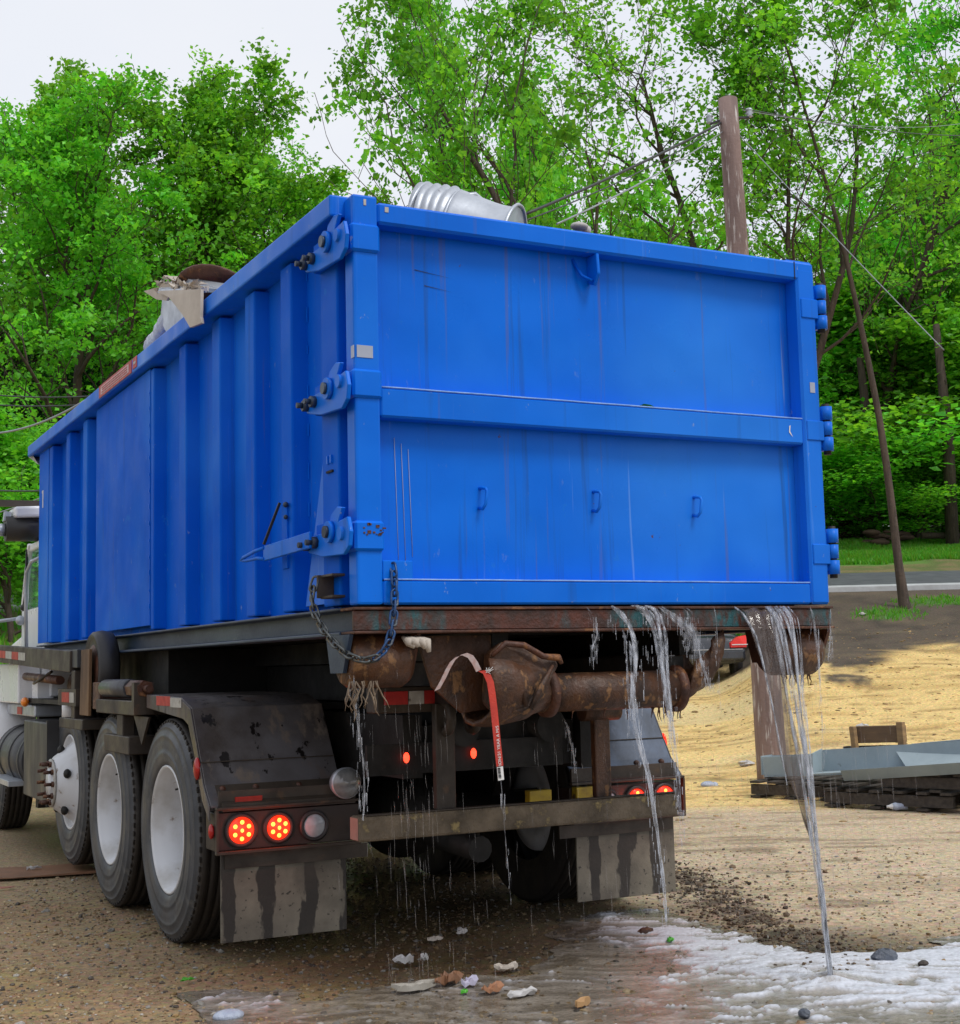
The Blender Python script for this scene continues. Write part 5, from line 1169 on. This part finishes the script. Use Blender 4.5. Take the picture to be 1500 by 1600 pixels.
# ------------------------------------------------------------------ pallets, timber and grey steel sections
def pal_pt(px, py, D_): c = atD(px, py, D_); return c
P0 = Vector((5.33, 5.25, 0)); ax_ = (Vector((5.95, 3.75, 0))-P0).normalized(); ay_ = Vector((-ax_.y, ax_.x, 0))   # ax_ runs to the right in the photo
def loc3(a, b, c): return P0+ax_*a+ay_*b+Vector((0, 0, c*1.16))
def pallet(name, a0, b0, z0, label, la=1.15, lb=1.0, m=woodold):
    t = thing(name, loc3(a0+la/2, b0+lb/2, z0), label, 'pallet', 'dark wooden pallets under the steel sections')
    for b in (0, lb/2-.045, lb-.09):
        part('stringer', MB().bar(loc3(a0, b0+b+.045, z0+.065), loc3(a0+la, b0+b+.045, z0+.065), .045, .088), m, t)
    for k in range(6):
        a = a0+.05+k*(la-.1)/5; part('deck_board', MB().bar(loc3(a, b0, z0+.121), loc3(a, b0+lb, z0+.121), .09, .02), m, t)
        if k % 2 == 0: part('deck_board', MB().bar(loc3(a, b0, z0+.010), loc3(a, b0+lb, z0+.010), .09, .02), m, t)
    return t
pallet('pallet', -.50, -.10, .01, 'leftmost dark pallet, under the short end of the steel sections', .95)
pallet('pallet', .42, -.50, .01, 'lower dark pallet at right behind the plastic bottle', 1.1)
pallet('pallet', .92, -.46, .136, 'upper dark pallet at right, directly under the flared steel section', 1.1)
pallet('pallet', 1.66, -.52, .01, 'rightmost dark pallet at the edge of the photo', 1.1)
def chan(name, A, B, w, h, label, flare_=0, th=.010, open_up=True):
    """U-shaped section from A to B"""
    t = thing(name, (Vector(A)+Vector(B))/2, label, 'steel section'); d = (Vector(B)-Vector(A)).normalized(); s = d.cross(Vector((0, 0, 1))).normalized()
    A = Vector(A); B = Vector(B)
    part('web', MB().bar(A, B, w, th), beamm, t, bevel=.002)
    for k, q in ((-1, -w/2+th/2), (1, w/2-th/2)):
        off = s*(q+k*flare_*.5)+Vector((0, 0, h/2)); mb = MB().bar(A+off+Vector((0, 0, th/2+.001)), B+off+Vector((0, 0, th/2+.001)), th, h)
        part('flange', mb, beamm, t, bevel=.002)
    return t
c1 = chan('steel_channel', loc3(-.44, .13, .165), loc3(1.6, .42, .25), .20, .17, 'rear grey-green steel channel whose square end stands nearest the wooden pole')
part('end_plate', MB().bar(loc3(-.445, .03, .25), loc3(-.445, .235, .25), .01, .17), beamm, c1)
c2 = thing('flared_steel_section', loc3(.9, -.3, .25), 'front grey-green flared steel section with a sloping gusset plate inside', 'steel section')
fa, fb = loc3(.22, -.25, .225), loc3(2.6, -.42, .39)
dd = (fb-fa)
part('web', MB().bar(fa+Vector((0, 0, 0)), fb, .30, .012), beamm, c2, bevel=.002)
s_ = ay_
mbb = MB(); A1, B1 = fa+ay_*.15, fb+ay_*.15; up = Vector((0, 0, .19)); out = ay_*.02
mbb.add([A1, B1, B1+up+out, A1+up+out, A1+ay_*.012, B1+ay_*.012, B1+up+out+ay_*.012, A1+up+out+ay_*.012], [(0, 1, 2, 3), (7, 6, 5, 4), (0, 4, 5, 1), (3, 2, 6, 7), (0, 3, 7, 4), (1, 5, 6, 2)]); part('rear_flange', mbb, beamm, c2)
A1, B1 = fa-ay_*.15+ax_*.35, fb-ay_*.15; mbb = MB(); up = Vector((0, 0, .05)); out = -ay_*.06
mbb.add([A1, B1, B1+up+out, A1+up+out, A1-ay_*.012-Vector((0, 0, .04)), B1-ay_*.012-Vector((0, 0, .04)), B1+up+out-ay_*.012, A1+up+out-ay_*.012], [(3, 2, 1, 0), (4, 5, 6, 7), (0, 1, 5, 4), (7, 6, 2, 3), (4, 7, 3, 0), (2, 6, 5, 1)]); part('front_lip', mbb, beamm, c2)
part('end_plate', MB().add([fa-ay_*.02, fa+ay_*.16, fa+ay_*.17+Vector((0, 0, .20)), fa-ay_*.02+Vector((0, 0, .17)), fa-ay_*.02-ax_*.01, fa+ay_*.16-ax_*.01, fa+ay_*.17+Vector((0, 0, .20))-ax_*.01, fa-ay_*.02+Vector((0, 0, .17))-ax_*.01], [(0, 1, 2, 3), (7, 6, 5, 4), (0, 4, 5, 1), (2, 6, 7, 3), (3, 7, 4, 0), (1, 5, 6, 2)]), beamm, c2)
ga = fa+ax_*.78; gb = fa+ax_*1.32
part('gusset_plate', sheet([ga-ay_*.12+Vector((0, 0, .055))+ax_*.12, gb-ay_*.12+Vector((0, 0, .09)), gb+ay_*.14+Vector((0, 0, .22)), ga+ay_*.14+Vector((0, 0, .20))-ax_*.10], .006), beamm, c2)
c3 = chan('steel_channel', loc3(.85, .45, .33), loc3(2.8, .25, .50), .16, .10, 'thin grey-green channel lying on top at the right edge behind the tan timber')
tb = thing('timber_block', loc3(.45, .55, .38), 'short brown timber block with a tan upright at each end, standing on the steel', 'timber')
part('block', MB().bar(loc3(.20, .60, .47), loc3(.68, .60, .485), .09, .15), wood2, tb, bevel=.004)
part('upright', MB().bar(loc3(.245, .535, .26), loc3(.22, .535, .535), .04, .06, (0, 1, 0)), woodnew, tb, bevel=.003)
part('upright', MB().bar(loc3(.685, .535, .34), loc3(.675, .535, .575), .04, .075, (0, 1, 0)), woodnew, tb, bevel=.003)
link('timber_offcut', MB().bar(loc3(.10, .62, .34), loc3(.7, .62, .36), .10, .09), woodold, label='dark timber offcut lying under the brown timber block', cat='timber', bevel=.004)
link('timber_offcut', MB().bar(loc3(-.52, .28, .16), loc3(-.46, .28, .16), .12, .11), woodold, label='dark square timber end left of the rear steel channel', cat='timber', bevel=.004)
link('plank', MB().bar(loc3(1.45, .3, .40), loc3(2.6, .1, .47), .16, .05), woodold, label='dark weathered plank lying across the steel at the right edge', cat='plank')

# ------------------------------------------------------------------ utility pole and wires
pb = atD(1207, 1210, 14.3); pb.z = gz(pb.x, pb.y); pt_ = atD(1137, 155, 14.3)
po = thing('utility_pole', pb, 'weathered reddish wooden utility pole with peeling pale wood behind the tailgate', 'pole')
pp = [pb.lerp(pt_, t) for t in np.linspace(-.03, 1, 16)]
part('shaft', MB().tube(pp, [.155-.055*i/15 for i in range(16)], 18), polem, po)
part('pole_top', MB().cyl(pt_, pt_+Vector((0, 0, .02)), .095, 18, .06), woodold, po)
for dx in (.22, -.2):
    c = pt_+RH*dx+Vector((0, 0, -.16-.06*(dx < 0)))
    i_ = part('insulator', MB().lathe([(0, .05), (.03, .05), (.04, .03), (.02, .02), (.045, .0), (.02, -.02), (.04, -.035), (0, -.05)], c, 2, 14), galv, po)
    part('insulator_bracket', MB().bar(pt_+Vector((0, 0, -.2)), c+Vector((0, 0, -.05)), .03, .02), wirem, po)
def wire(A, B, sag, r, m, label, n=24, cat='wire'):
    pts = [A.lerp(B, t)+Vector((0, 0, -sag*4*t*(1-t))) for t in np.linspace(0, 1, n)]
    return link('power_line', MB().tube(pts, r, 6), m, label=label, cat=cat)
wire(atD(1130, 190, 14.3), atD(820, 335, 12.0), .03, .014, wirem, 'thick twisted cable dropping from the pole to the upper left behind the metal can')
wire(atD(1120, 200, 14.3), atD(820, 345, 10.5), .06, .006, wirem, 'thin service wire twisted below the thick cable on the left of the pole')
wire(atD(1130, 205, 14.3), atD(870, 350, 9.0), .05, .007, wirelt, 'thin silver wire reaching down to the rim right of the metal can')
wire(atD(1155, 168, 14.3), atD(1520, 212, 22), .08, .006, wirem, 'dark wire running right from the pole top across the trees')
wire(atD(1160, 172, 14.3), atD(1520, 190, 26), .15, .004, wirelt, 'second finer wire running right from the pole top')
wire(atD(1150, 205, 14.3), atD(1475, 547, 12.5), .02, .005, wirelt, 'straight silver guy wire slanting down to the right of the pole')
wire(atD(-40, 678, 16), atD(150, 615, 14), .12, .012, wirelt, 'thick pale cable at the far left above the cab')
wire(atD(-40, 614, 24), atD(160, 618, 22), .05, .012, wirem, 'upper thin dark wire at the far left behind the dumpster')
wire(atD(-40, 630, 24), atD(160, 630, 22), .05, .012, wirem, 'second thin dark wire at the far left, just below the upper one')
wire(atD(-40, 764, 20), atD(80, 766, 19), .02, .012, wirem, 'thin horizontal wire at the far left just above the cab')
wire(atD(-40, 812, 20), atD(90, 768, 19), .02, .009, wirelt, 'thin rising wire at the far left above the tarp roller')

# ------------------------------------------------------------------ parked car behind (sedan seen past the sill)
def car():
    c0 = atD(1143, 1060, 30.5); yawc = math.radians(62); zc = gz(c0.x, c0.y)
    t = thing('parked_car', (c0.x, c0.y, zc), 'dark sedan parked on the bank, its red tail lamp showing under the dumpster', 'car')
    ex = Vector((math.cos(yawc-math.pi/2), math.sin(yawc-math.pi/2), 0)); ey = Vector((math.cos(yawc), math.sin(yawc), 0))
    O = Vector((c0.x, c0.y, zc))-ex*.55
    def T(a, b, c): return O+ex*a+ey*b+Vector((0, 0, c))          # a: across (right +), b: forward, c: up
    sec = [(0.0, .30, .42, .86), (.02, .28, .62, .88), (.10, .26, .93, .90), (.5, .25, 1.0, .90), (1.0, .24, 1.05, .91), (1.7, .24, 1.08, .91), (2.6, .24, 1.02, .91), (3.6, .25, .92, .90), (4.3, .28, .72, .86), (4.5, .34, .55, .78)]
    vs = []; ns = 12
    for b, zl, zh, wh in sec:
        for k in range(ns):
            q = [(-.80, 0), (-.97, .18), (-1, .45), (-.98, .75), (-.88, .95), (-.5, 1.0), (.5, 1.0), (.88, .95), (.98, .75), (1, .45), (.97, .18), (.80, 0)][k]
            vs.append(T(q[0]*wh, b, zl+(zh-zl)*q[1]))
    fs = [(i*ns+k, i*ns+(k+1) % ns, (i+1)*ns+(k+1) % ns, (i+1)*ns+k) for i in range(len(sec)-1) for k in range(ns)]+[tuple(range(ns))[::-1], tuple(range((len(sec)-1)*ns, len(sec)*ns))]
    body = part('body', MB().add(vs, fs, True), carp, t); sm = body.modifiers.new('s', 'SUBSURF'); sm.levels = 1; sm.render_levels = 2
    rs = [(.72, .98, .80), (1.15, 1.30, .68), (1.55, 1.43, .62), (2.3, 1.44, .62), (2.75, 1.32, .66), (3.35, .98, .78)]
    vs = []
    for b, z, wd in rs: vs += [T(-.82, b, min(z, .99)-.02), T(-wd, b, z), T(wd, b, z), T(.82, b, min(z, .99)-.02)]
    fs = [(i*4+k, i*4+k+1, i*4+k+5, i*4+k+4) for i in range(len(rs)-1) for k in range(3)]
    part('roof', MB().add([T(-.6, 1.45, 1.425), T(.6, 1.45, 1.425), T(.6, 2.4, 1.455), T(-.6, 2.4, 1.455), T(-.6, 1.45, 1.44), T(.6, 1.45, 1.44), T(.6, 2.4, 1.47), T(-.6, 2.4, 1.47)], [(3, 2, 1, 0), (4, 5, 6, 7), (0, 1, 5, 4), (1, 2, 6, 5), (2, 3, 7, 6), (3, 0, 4, 7)]), carp, t)
    part('windows', MB().add(vs, fs, True), carglass, t)
    for s in (-1, 1):
        l = part('tail_lamp', MB().add([T(s*.90, -.01, .64), T(s*.56, -.045, .64), T(s*.56, -.045, .74), T(s*.72, -.02, .87), T(s*.93, .12, .90), T(s*.96, .25, .68),
                                        T(s*.86, .1, .64), T(s*.54, .05, .64), T(s*.54, .05, .74), T(s*.70, .1, .87), T(s*.88, .2, .90), T(s*.90, .3, .68)],
                                       [(0, 1, 2), (0, 2, 3), (0, 3, 4), (0, 4, 5), (6, 8, 7), (6, 9, 8), (6, 10, 9), (6, 11, 10)]+[(i, i+6, (i+1) % 6+6, (i+1) % 6) for i in range(6)]), M('car_tail_lamp_red', (.85, .03, .02), (.7, .02, .01), 40, rough=.1, bump=0), t)
        part('lamp_strip', MB().bar(T(s*.58, -.052, .70), T(s*.93, -.02, .70), .006, .02), whiteplain, l)
    part('bumper', MB().bar(T(-.86, -.05, .48), T(.86, -.05, .48), .16, .26), carp, t, bevel=.06, seg=3)
    part('bumper_trim', MB().bar(T(-.8, -.13, .60), T(.8, -.13, .60), .02, .02), chrome, t)
    for s in (-1, 1):
        for b in (.85, 3.6):
            c = T(s*.80, b, .32); w_ = part('wheel', MB().tube([c-ex*.10, c+ex*.10], .32, 24), blackp, t)
            part('rim', MB().tube([c+ex*s*.101, c+ex*s*.106], .2, 20), galv, w_)
car()

# ------------------------------------------------------------------ trees
def grow_tree(seed, wob=.10, H=16, r0=.22, low=.28, spread=1.0, n_leaf=42000, leaf=.16, forks=None, lean=(0, 0), up=.35, kids=(15, 6, 4), sig=.26, droop=0.0, frac_top=.72, clumpy=1.0):
    """returns branch mesh arrays and leaf mesh arrays, rooted at the origin"""
    rr = random.Random(seed); segs = []; tips = []
    def branch(p, d, L, r, lev):
        n = (12, 6, 4, 3)[min(lev, 3)]; pts = [p.copy()]; rad = [r]; dd = d.normalized()
        for i in range(n):
            j = (wob, .22, .32, .4)[min(lev, 3)]
            dd = (dd+Vector((rr.gauss(0, j), rr.gauss(0, j), rr.gauss(0, j*.7)+(up*.18 if lev else .03)-droop*lev*.05))).normalized()
            if lev == 0: dd = (dd+Vector((lean[0], lean[1], 0))*.06).normalized()
            p = p+dd*(L/n); r2 = r*(1-(i+1)/n*(.80 if lev == 0 else .7)); pts.append(p.copy()); rad.append(max(r2, .008))
            t = (i+1)/n
            if lev < 3 and (lev > 0 or t >= low):
                cnt = kids[lev]/(n*(1-low) if lev == 0 else n); c = int(cnt)+(rr.random() < cnt-int(cnt))
                for _ in range(c):
                    az = rr.uniform(0, 2*math.pi); a = dd.orthogonal().normalized(); b = dd.cross(a); side = a*math.cos(az)+b*math.sin(az)
                    ang = rr.uniform(.55, 1.05) if lev == 0 else rr.uniform(.5, 1.0); nd = dd*math.cos(ang)+side*math.sin(ang); nd.z += .1
                    Lc = L*((.50 if lev == 0 else .58)*(1.12-.62*t) if lev == 0 else .58*(1-.3*t))*rr.uniform(.75, 1.2)*(spread if lev == 0 else 1)
                    branch(p, nd, Lc, max(r2*rr.uniform(.42, .62), .010), lev+1)
            if lev >= 2 and (lev == 3 or t > .3): tips.append((p.copy(), dd.copy()))
        if lev == 0: tips.append((p.copy(), dd.copy()))
        segs.append((pts, rad, lev))
    if forks:
        for d, L, r, o_ in forks: branch(Vector(o_), Vector(d), L, r, 0)
    else: branch(Vector((0, 0, -.3)), Vector((lean[0]*.3, lean[1]*.3, 1)), H*frac_top, r0, 0)
    V = []; F = []; b = 0
    for pts, rad, lev in segs:
        n = (10, 7, 5, 4)[min(lev, 3)]; a = (pts[1]-pts[0]).orthogonal().normalized()
        for i, p in enumerate(pts):
            t = (pts[min(i+1, len(pts)-1)]-pts[max(i-1, 0)]).normalized(); a = (a-t*a.dot(t)).normalized(); c = t.cross(a)
            fl = 1.35 if (lev == 0 and i == 0) else 1
            for k in range(n): q = 2*math.pi*k/n; V.append(p+(a*math.cos(q)+c*math.sin(q))*rad[i]*fl)
        for i in range(len(pts)-1):
            for k in range(n): F.append((b+i*n+k, b+i*n+(k+1) % n, b+(i+1)*n+(k+1) % n, b+(i+1)*n+k))
        b += n*len(pts)
    V = np.array([tuple(v) for v in V]); F = np.array(F)
    rg = np.random.default_rng(seed)
    T = np.array([tuple(t[0]) for t in tips]); wgt = rg.gamma(1.2/clumpy, 1, len(T)); wgt /= wgt.sum()
    idx = rg.choice(len(T), n_leaf, p=wgt); cs = rg.uniform(.55, 1.35, (len(T), 1))
    C = T[idx]+rg.normal(0, sig, (n_leaf, 3))*np.array([1, 1, .62])
    L = leafgeo(C, rg, leaf, cs[idx])
    return (V, F), L
def leafgeo(C, rg, leaf, shade):
    n = len(C); N = rg.normal(0, 1, (n, 3)); N[:, 2] = np.abs(N[:, 2])+.5; N /= np.linalg.norm(N, axis=1)[:, None]
    A = np.cross(N, rg.normal(0, 1, (n, 3))); A /= np.linalg.norm(A, axis=1)[:, None]; B = np.cross(N, A)
    s = leaf*rg.gamma(9, 1/9, (n, 1)).clip(.45, 1.7); 
    P = np.stack([C-A*s*.5, C+B*s*.42+N*s*.10, C+A*s*.5-N*s*.06, C-B*s*.42+N*s*.10], 1).reshape(-1, 3)
    F = np.arange(4*n).reshape(n, 4)
    yv = rg.uniform(0, 1, (n, 1)); c = np.concatenate([.75+.65*yv, .86+.30*yv, .8+.3*rg.uniform(0, 1, (n, 1)), np.ones((n, 1))], 1); c[:, :3] *= shade
    return P, F, np.repeat(c, 4, 0)
def tree_meshes(seed, lm=leafm, **k):
    (V, F), (P, FL, c) = grow_tree(seed, **k)
    return npmesh('trunk', V, F, barkm, True), npmesh('crown', P, FL, lm, False, c), np.percentile(P[:, 2], 98.8)
VAR = [tree_meshes(11, H=16, n_leaf=27000, leaf=.135, spread=.95, low=.28, clumpy=2.2, sig=.20, kids=(16, 6, 4)),
       tree_meshes(23, H=15, n_leaf=27000, leaf=.135, spread=1.05, low=.22, up=.5, clumpy=2.2, sig=.20),
       tree_meshes(37, H=17, n_leaf=22000, leaf=.13, spread=.85, low=.32, up=.6, clumpy=2.4, sig=.19),
       tree_meshes(41, H=9, r0=.10, n_leaf=30000, leaf=.15, spread=1.3, low=.08, up=.3, sig=.30),
       tree_meshes(59, H=18, r0=.20, n_leaf=13000, leaf=.13, spread=.95, low=.30, up=.9, sig=.18, clumpy=2.6)]
PINE = tree_meshes(71, lm=leafdark, H=16, n_leaf=50000, leaf=.22, spread=1.0, low=.05, up=-.1, kids=(26, 6, 3), sig=.34)
treecount = 0
def put_tree(v, px, ytop, D_, rot, label, group='trees behind the truck', sx=1.0, mesh=None, name='maple_tree'):
    tm, lm, top = mesh or VAR[v]
    b = atD(px, 1000, D_); z = gz(b.x, b.y); zt = atD(px, ytop, D_).z; s = (zt-z)/top
    t = thing(name, (b.x, b.y, z), label, 'tree', group); t.rotation_euler[2] = rot; t.scale = (s*sx, s*sx, s)
    for nm, me in (('trunk', tm), ('crown', lm)):
        o = bpy.data.objects.new(nm, me); COL.objects.link(o); o.parent = t
    return t
TL = [  # variant, px, top px, distance, rotation, label, width factor
    (1, 118, 175, 36, 2.2, 'big maple at the far left whose forked trunk shows left of the dumpster', .95),
    (0, 215, 165, 42, .6, 'tall maple with rounded top above the left rim of the dumpster', .9),
    (2, -30, 225, 42, 1.4, 'tall maple partly cut off by the left edge of the photo', .9),
    (1, 305, 160, 43, 2.9, 'tall maple right of the rounded one, above the broken board', .95),
    (0, 390, 172, 45, 4.4, 'maple standing behind the middle of the left rim', .9),
    (2, 465, 205, 48, .2, 'sparser maple at the right end of the left group, next to the sky gap', .95),
    (1, 150, 420, 58, 5.2, 'lower maple filling in behind the far left trunks', 1.2),
    (3, 20, 640, 30, 1.0, 'low leafy bush with bright leaves at the far left above the cab', 1.3),
    (3, 100, 690, 33, 2.0, 'low leafy bush between the far left cab and the dumpster', 1.2),
    (2, 640, 330, 62, 3.7, 'dark distant maple just right of the sky gap above the tailgate corner', .8),
    (0, 800, 225, 47, 5.0, 'bushy maple behind the galvanised metal can', .8),
    (1, 905, 165, 46, .9, 'tall leafy maple above the middle of the tailgate', .75),
    (4, 800, 10, 44, 2.4, 'sparse tall tree with open twiggy top right of the sky gap', .5),
    (0, 985, 300, 52, 3.9, 'maple left of the utility pole, above the lifting lug', .8),
    (4, 1085, -150, 31, 1.2, 'leaning tall maple with open branches left of the utility pole', .75),
    (4, 1360, 30, 54, 3.3, 'tall open maple at the upper right behind the guy wire', .8),
    (4, 1490, 60, 54, 5.6, 'tall maple cut off by the right edge of the photo', .8),
    (1, 1190, 400, 60, 2.5, 'dense maple behind the right end of the tailgate', .9),
    (0, 1340, 330, 56, 4.0, 'dense maple behind the slim leaning tree', 1.0),
    (1, 1430, 270, 55, 5.4, 'dense maple near the right edge beyond the road', .9),
    (1, 1560, 300, 54, .7, 'dense maple just outside the right edge', 1.0),
    (3, 1295, 520, 55, .3, 'leafy understorey bush beside the hinges, beyond the grass strip', 1.7),
    (3, 1350, 480, 56, 2.3, 'leafy understorey bush left of the slim tree', 1.7),
    (3, 1420, 500, 55, 4.3, 'leafy understorey bush behind the slim tree', 1.7),
    (3, 1490, 460, 56, 1.3, 'leafy understorey bush at the right edge above the grass', 1.7),
    (3, 1560, 500, 55, 3.1, 'leafy understorey bush past the right edge above the grass', 1.7),
    (3, 1300, 700, 51.6, .9, 'low bright shrub at the forest edge just right of the lowest hinge', 2.4),
    (3, 1368, 690, 51.9, 2.9, 'low bright shrub at the forest edge, just left of the slim tree trunk', 2.4),
    (3, 1440, 700, 51.6, 4.6, 'low bright shrub at the forest edge, just right of the slim tree trunk', 2.4),
    (3, 1515, 690, 51.6, 5.9, 'low bright shrub at the forest edge cut by the right side of the photo', 2.4),
    (3, 1240, 500, 56, 5.1, 'leafy understorey bush hidden behind the tailgate hinges', 1.7)]
for v, px, yt, D_, rot, lb_, sx in TL: put_tree(v, px, yt, D_, rot, lb_, 'green maples and bushes behind the truck', sx)
put_tree(0, -10, 470, 48, 0, 'dark pine at the far left behind the maple trunk', 'dark evergreens at the left', 1.5, PINE, 'pine_tree')
put_tree(0, 130, 520, 52, 2, 'second dark evergreen seen between the left maple trunk and the dumpster', 'dark evergreens at the left', 1.5, PINE, 'pine_tree')
put_tree(0, 60, 560, 44, 4, 'low dark evergreen above the cab roof', 'dark evergreens at the left', 1.8, PINE, 'pine_tree')
# three-stemmed tree behind the tailgate
fk = [((-.10, 0, 1), 15.5, .20, (-.1, 0, 0)), ((.16, .1, 1), 14, .17, (.1, 0, 0)), ((.62, 0, 1), 11.5, .14, (.15, 0, 2.2))]
m3 = tree_meshes(91, forks=fk, n_leaf=15000, leaf=.13, low=.42, up=.8, sig=.22, kids=(9, 6, 4), clumpy=2.0, spread=.9)
t3 = put_tree(0, 1222, -80, 33, 0, 'three-stemmed tree rising behind the top right of the tailgate', 'green maples and bushes behind the truck', 1.0, m3)
t3.rotation_euler[2] = YAW
# slim leaning tree by the road
fk = [((-.09, 0, 1), 14, .105, (0, 0, -.2))]
m4 = tree_meshes(97, wob=.025, forks=fk, n_leaf=9000, leaf=.13, low=.52, up=.5, sig=.22, kids=(9, 5, 3), clumpy=1.6, spread=.8, lean=(-.07, 0))
b = atD(1418, 1000, 31.6); z = gz(b.x, b.y)
t4 = thing('slim_tree', (b.x, b.y, z), 'slim bare-stemmed tree leaning left on the soil bank in front of the road', 'tree'); t4.rotation_euler[2] = YAW
for nm, me in (('trunk', m4[0]), ('crown', m4[1])):
    o = bpy.data.objects.new(nm, me); COL.objects.link(o); o.parent = t4
# bare trunks seen inside the wood
wt = NT('x') if False else None
for k, (px, D_, h_, r_, lb_) in enumerate(((1372, 52, 7, .22, 'straight dark trunk standing in the wood left of the slim tree'), (1325, 54, 6, .18, 'dark trunk in the wood close to the lower hinge'), (1497, 49, 8, .2, 'dark trunk in the wood at the right edge'), (1300, 56, 8, .15, 'thin dark trunk in the wood beside the middle hinge'))):
    b = atD(px, 1000, D_); z = gz(b.x, b.y)
    link('bare_trunk', MB().tube([(b.x, b.y, z-.3), (b.x+.1, b.y, z+h_*.5), (b.x-.05, b.y+.1, z+h_)], [r_*1.2, r_, r_*.6], 9), barkm, label=lb_, cat='tree trunk', group='dark trunks inside the wood')
b = atD(1395, 1000, 49.5); z = gz(b.x, b.y)
mb = MB(); rr = random.Random(4)
for k in range(16): mb.ball((b.x+rr.uniform(-.9, .9), b.y+rr.uniform(-.3, .3), z+rr.uniform(0, .5)), rr.uniform(.08, .26), 8, 6, (1.8, 1, .5))
link('root_mound', mb, M('reddish_root', (.10, .06, .04), (.06, .035, .03), 3, rough=.9, bump=.8), label='low reddish mound of upturned roots at the forest edge behind the slim tree', cat='root mound')
link('fallen_log', MB().tube([(b.x+1.2*RH.x, b.y+1.2*RH.y, z+.35), (b.x+3*RH.x, b.y+3*RH.y, z+.30), (b.x+6*RH.x, b.y+6*RH.y, z+.45)], [.12, .10, .06], 8), barkm, label='dark fallen log lying right of the root mound at the forest edge', cat='log')
# far wood: one mass of leaf clumps
rg = np.random.default_rng(8); nC = 5200
ss = rg.uniform(-48, 55, nC); dd_ = rg.uniform(60, 78, nC); ang = ss/65
hmax = np.interp(ang, [-.6, -.34, -.16, -.1, 0, .1, .3, .6], [10, 9, 6.0, 5.5, 6.5, 7.5, 9, 10])*(.8+.4*fbm(ss*.25, ss*0+3, 3, 5))
hh = hmax*rg.uniform(0, 1, nC)**.75
Cc = np.stack([CAM.x+RH.x*ss+FH.x*dd_, CAM.y+RH.y*ss+FH.y*dd_, hh], 1); Cc[:, 2] += terrain(Cc[:, 0], Cc[:, 1])
ix = rg.integers(0, nC, 230000); Cl = Cc[ix]+rg.normal(0, .6, (len(ix), 3))*np.array([1, 1, .7])
P, FL, c = leafgeo(Cl, rg, .26, rg.uniform(.75, 1.45, (nC, 1))[ix])
mobj('far_wood', npmesh('far_wood', P, FL, leafm, False, c), kind='stuff', label='deep green wood filling the distance behind all the nearer trees')
# grass beyond the road and on the bank
def grass(n, s0, s1, d0, d1, h, mask=None):
    s = rg.uniform(s0, s1, n); d = rg.uniform(d0, d1, n)
    if mask is not None: k = mask(s, d); s, d = s[k], d[k]
    n = len(s); x = CAM.x+RH.x*s+FH.x*d; y = CAM.y+RH.y*s+FH.y*d; z = terrain(x, y); a = rg.uniform(0, 6.28, n); hh = h*rg.uniform(.5, 1.2, n); wd = hh*.22
    l = rg.normal(0, .3, (n, 2))*hh[:, None]
    P = np.stack([np.stack([x-np.cos(a)*wd, y-np.sin(a)*wd, z-.01], 1), np.stack([x+np.cos(a)*wd, y+np.sin(a)*wd, z-.01], 1), np.stack([x+l[:, 0], y+l[:, 1], z+hh], 1)], 1).reshape(-1, 3)
    c = np.concatenate([rg.uniform(.7, 1.6, (n, 1)), rg.uniform(.75, 1.15, (n, 1)), np.ones((n, 1))*.9, np.ones((n, 1))], 1); return P, np.repeat(c, 3, 0)
parts = [grass(60000, 6, 22, 42, 51, .16), grass(9000, 6, 13.5, 29.5, 33.6, .10, lambda s, d: (np.exp(-(((s-10.6)/1.2)**2+((d-32.2)/.6)**2))+np.exp(-(((s-8.9)/.9)**2+((d-31)/.6)**2))) > rg.uniform(.25, .9, len(s))),
         grass(16000, -16, -4, 20, 50, .2)]
P = np.concatenate([p[0] for p in parts]); c = np.concatenate([p[1] for p in parts])
mobj('grass', npmesh('grass', P, np.arange(len(P)).reshape(-1, 3), grassm, False, c), kind='stuff', label='bright green grass beyond the road and in tufts on the soil bank')
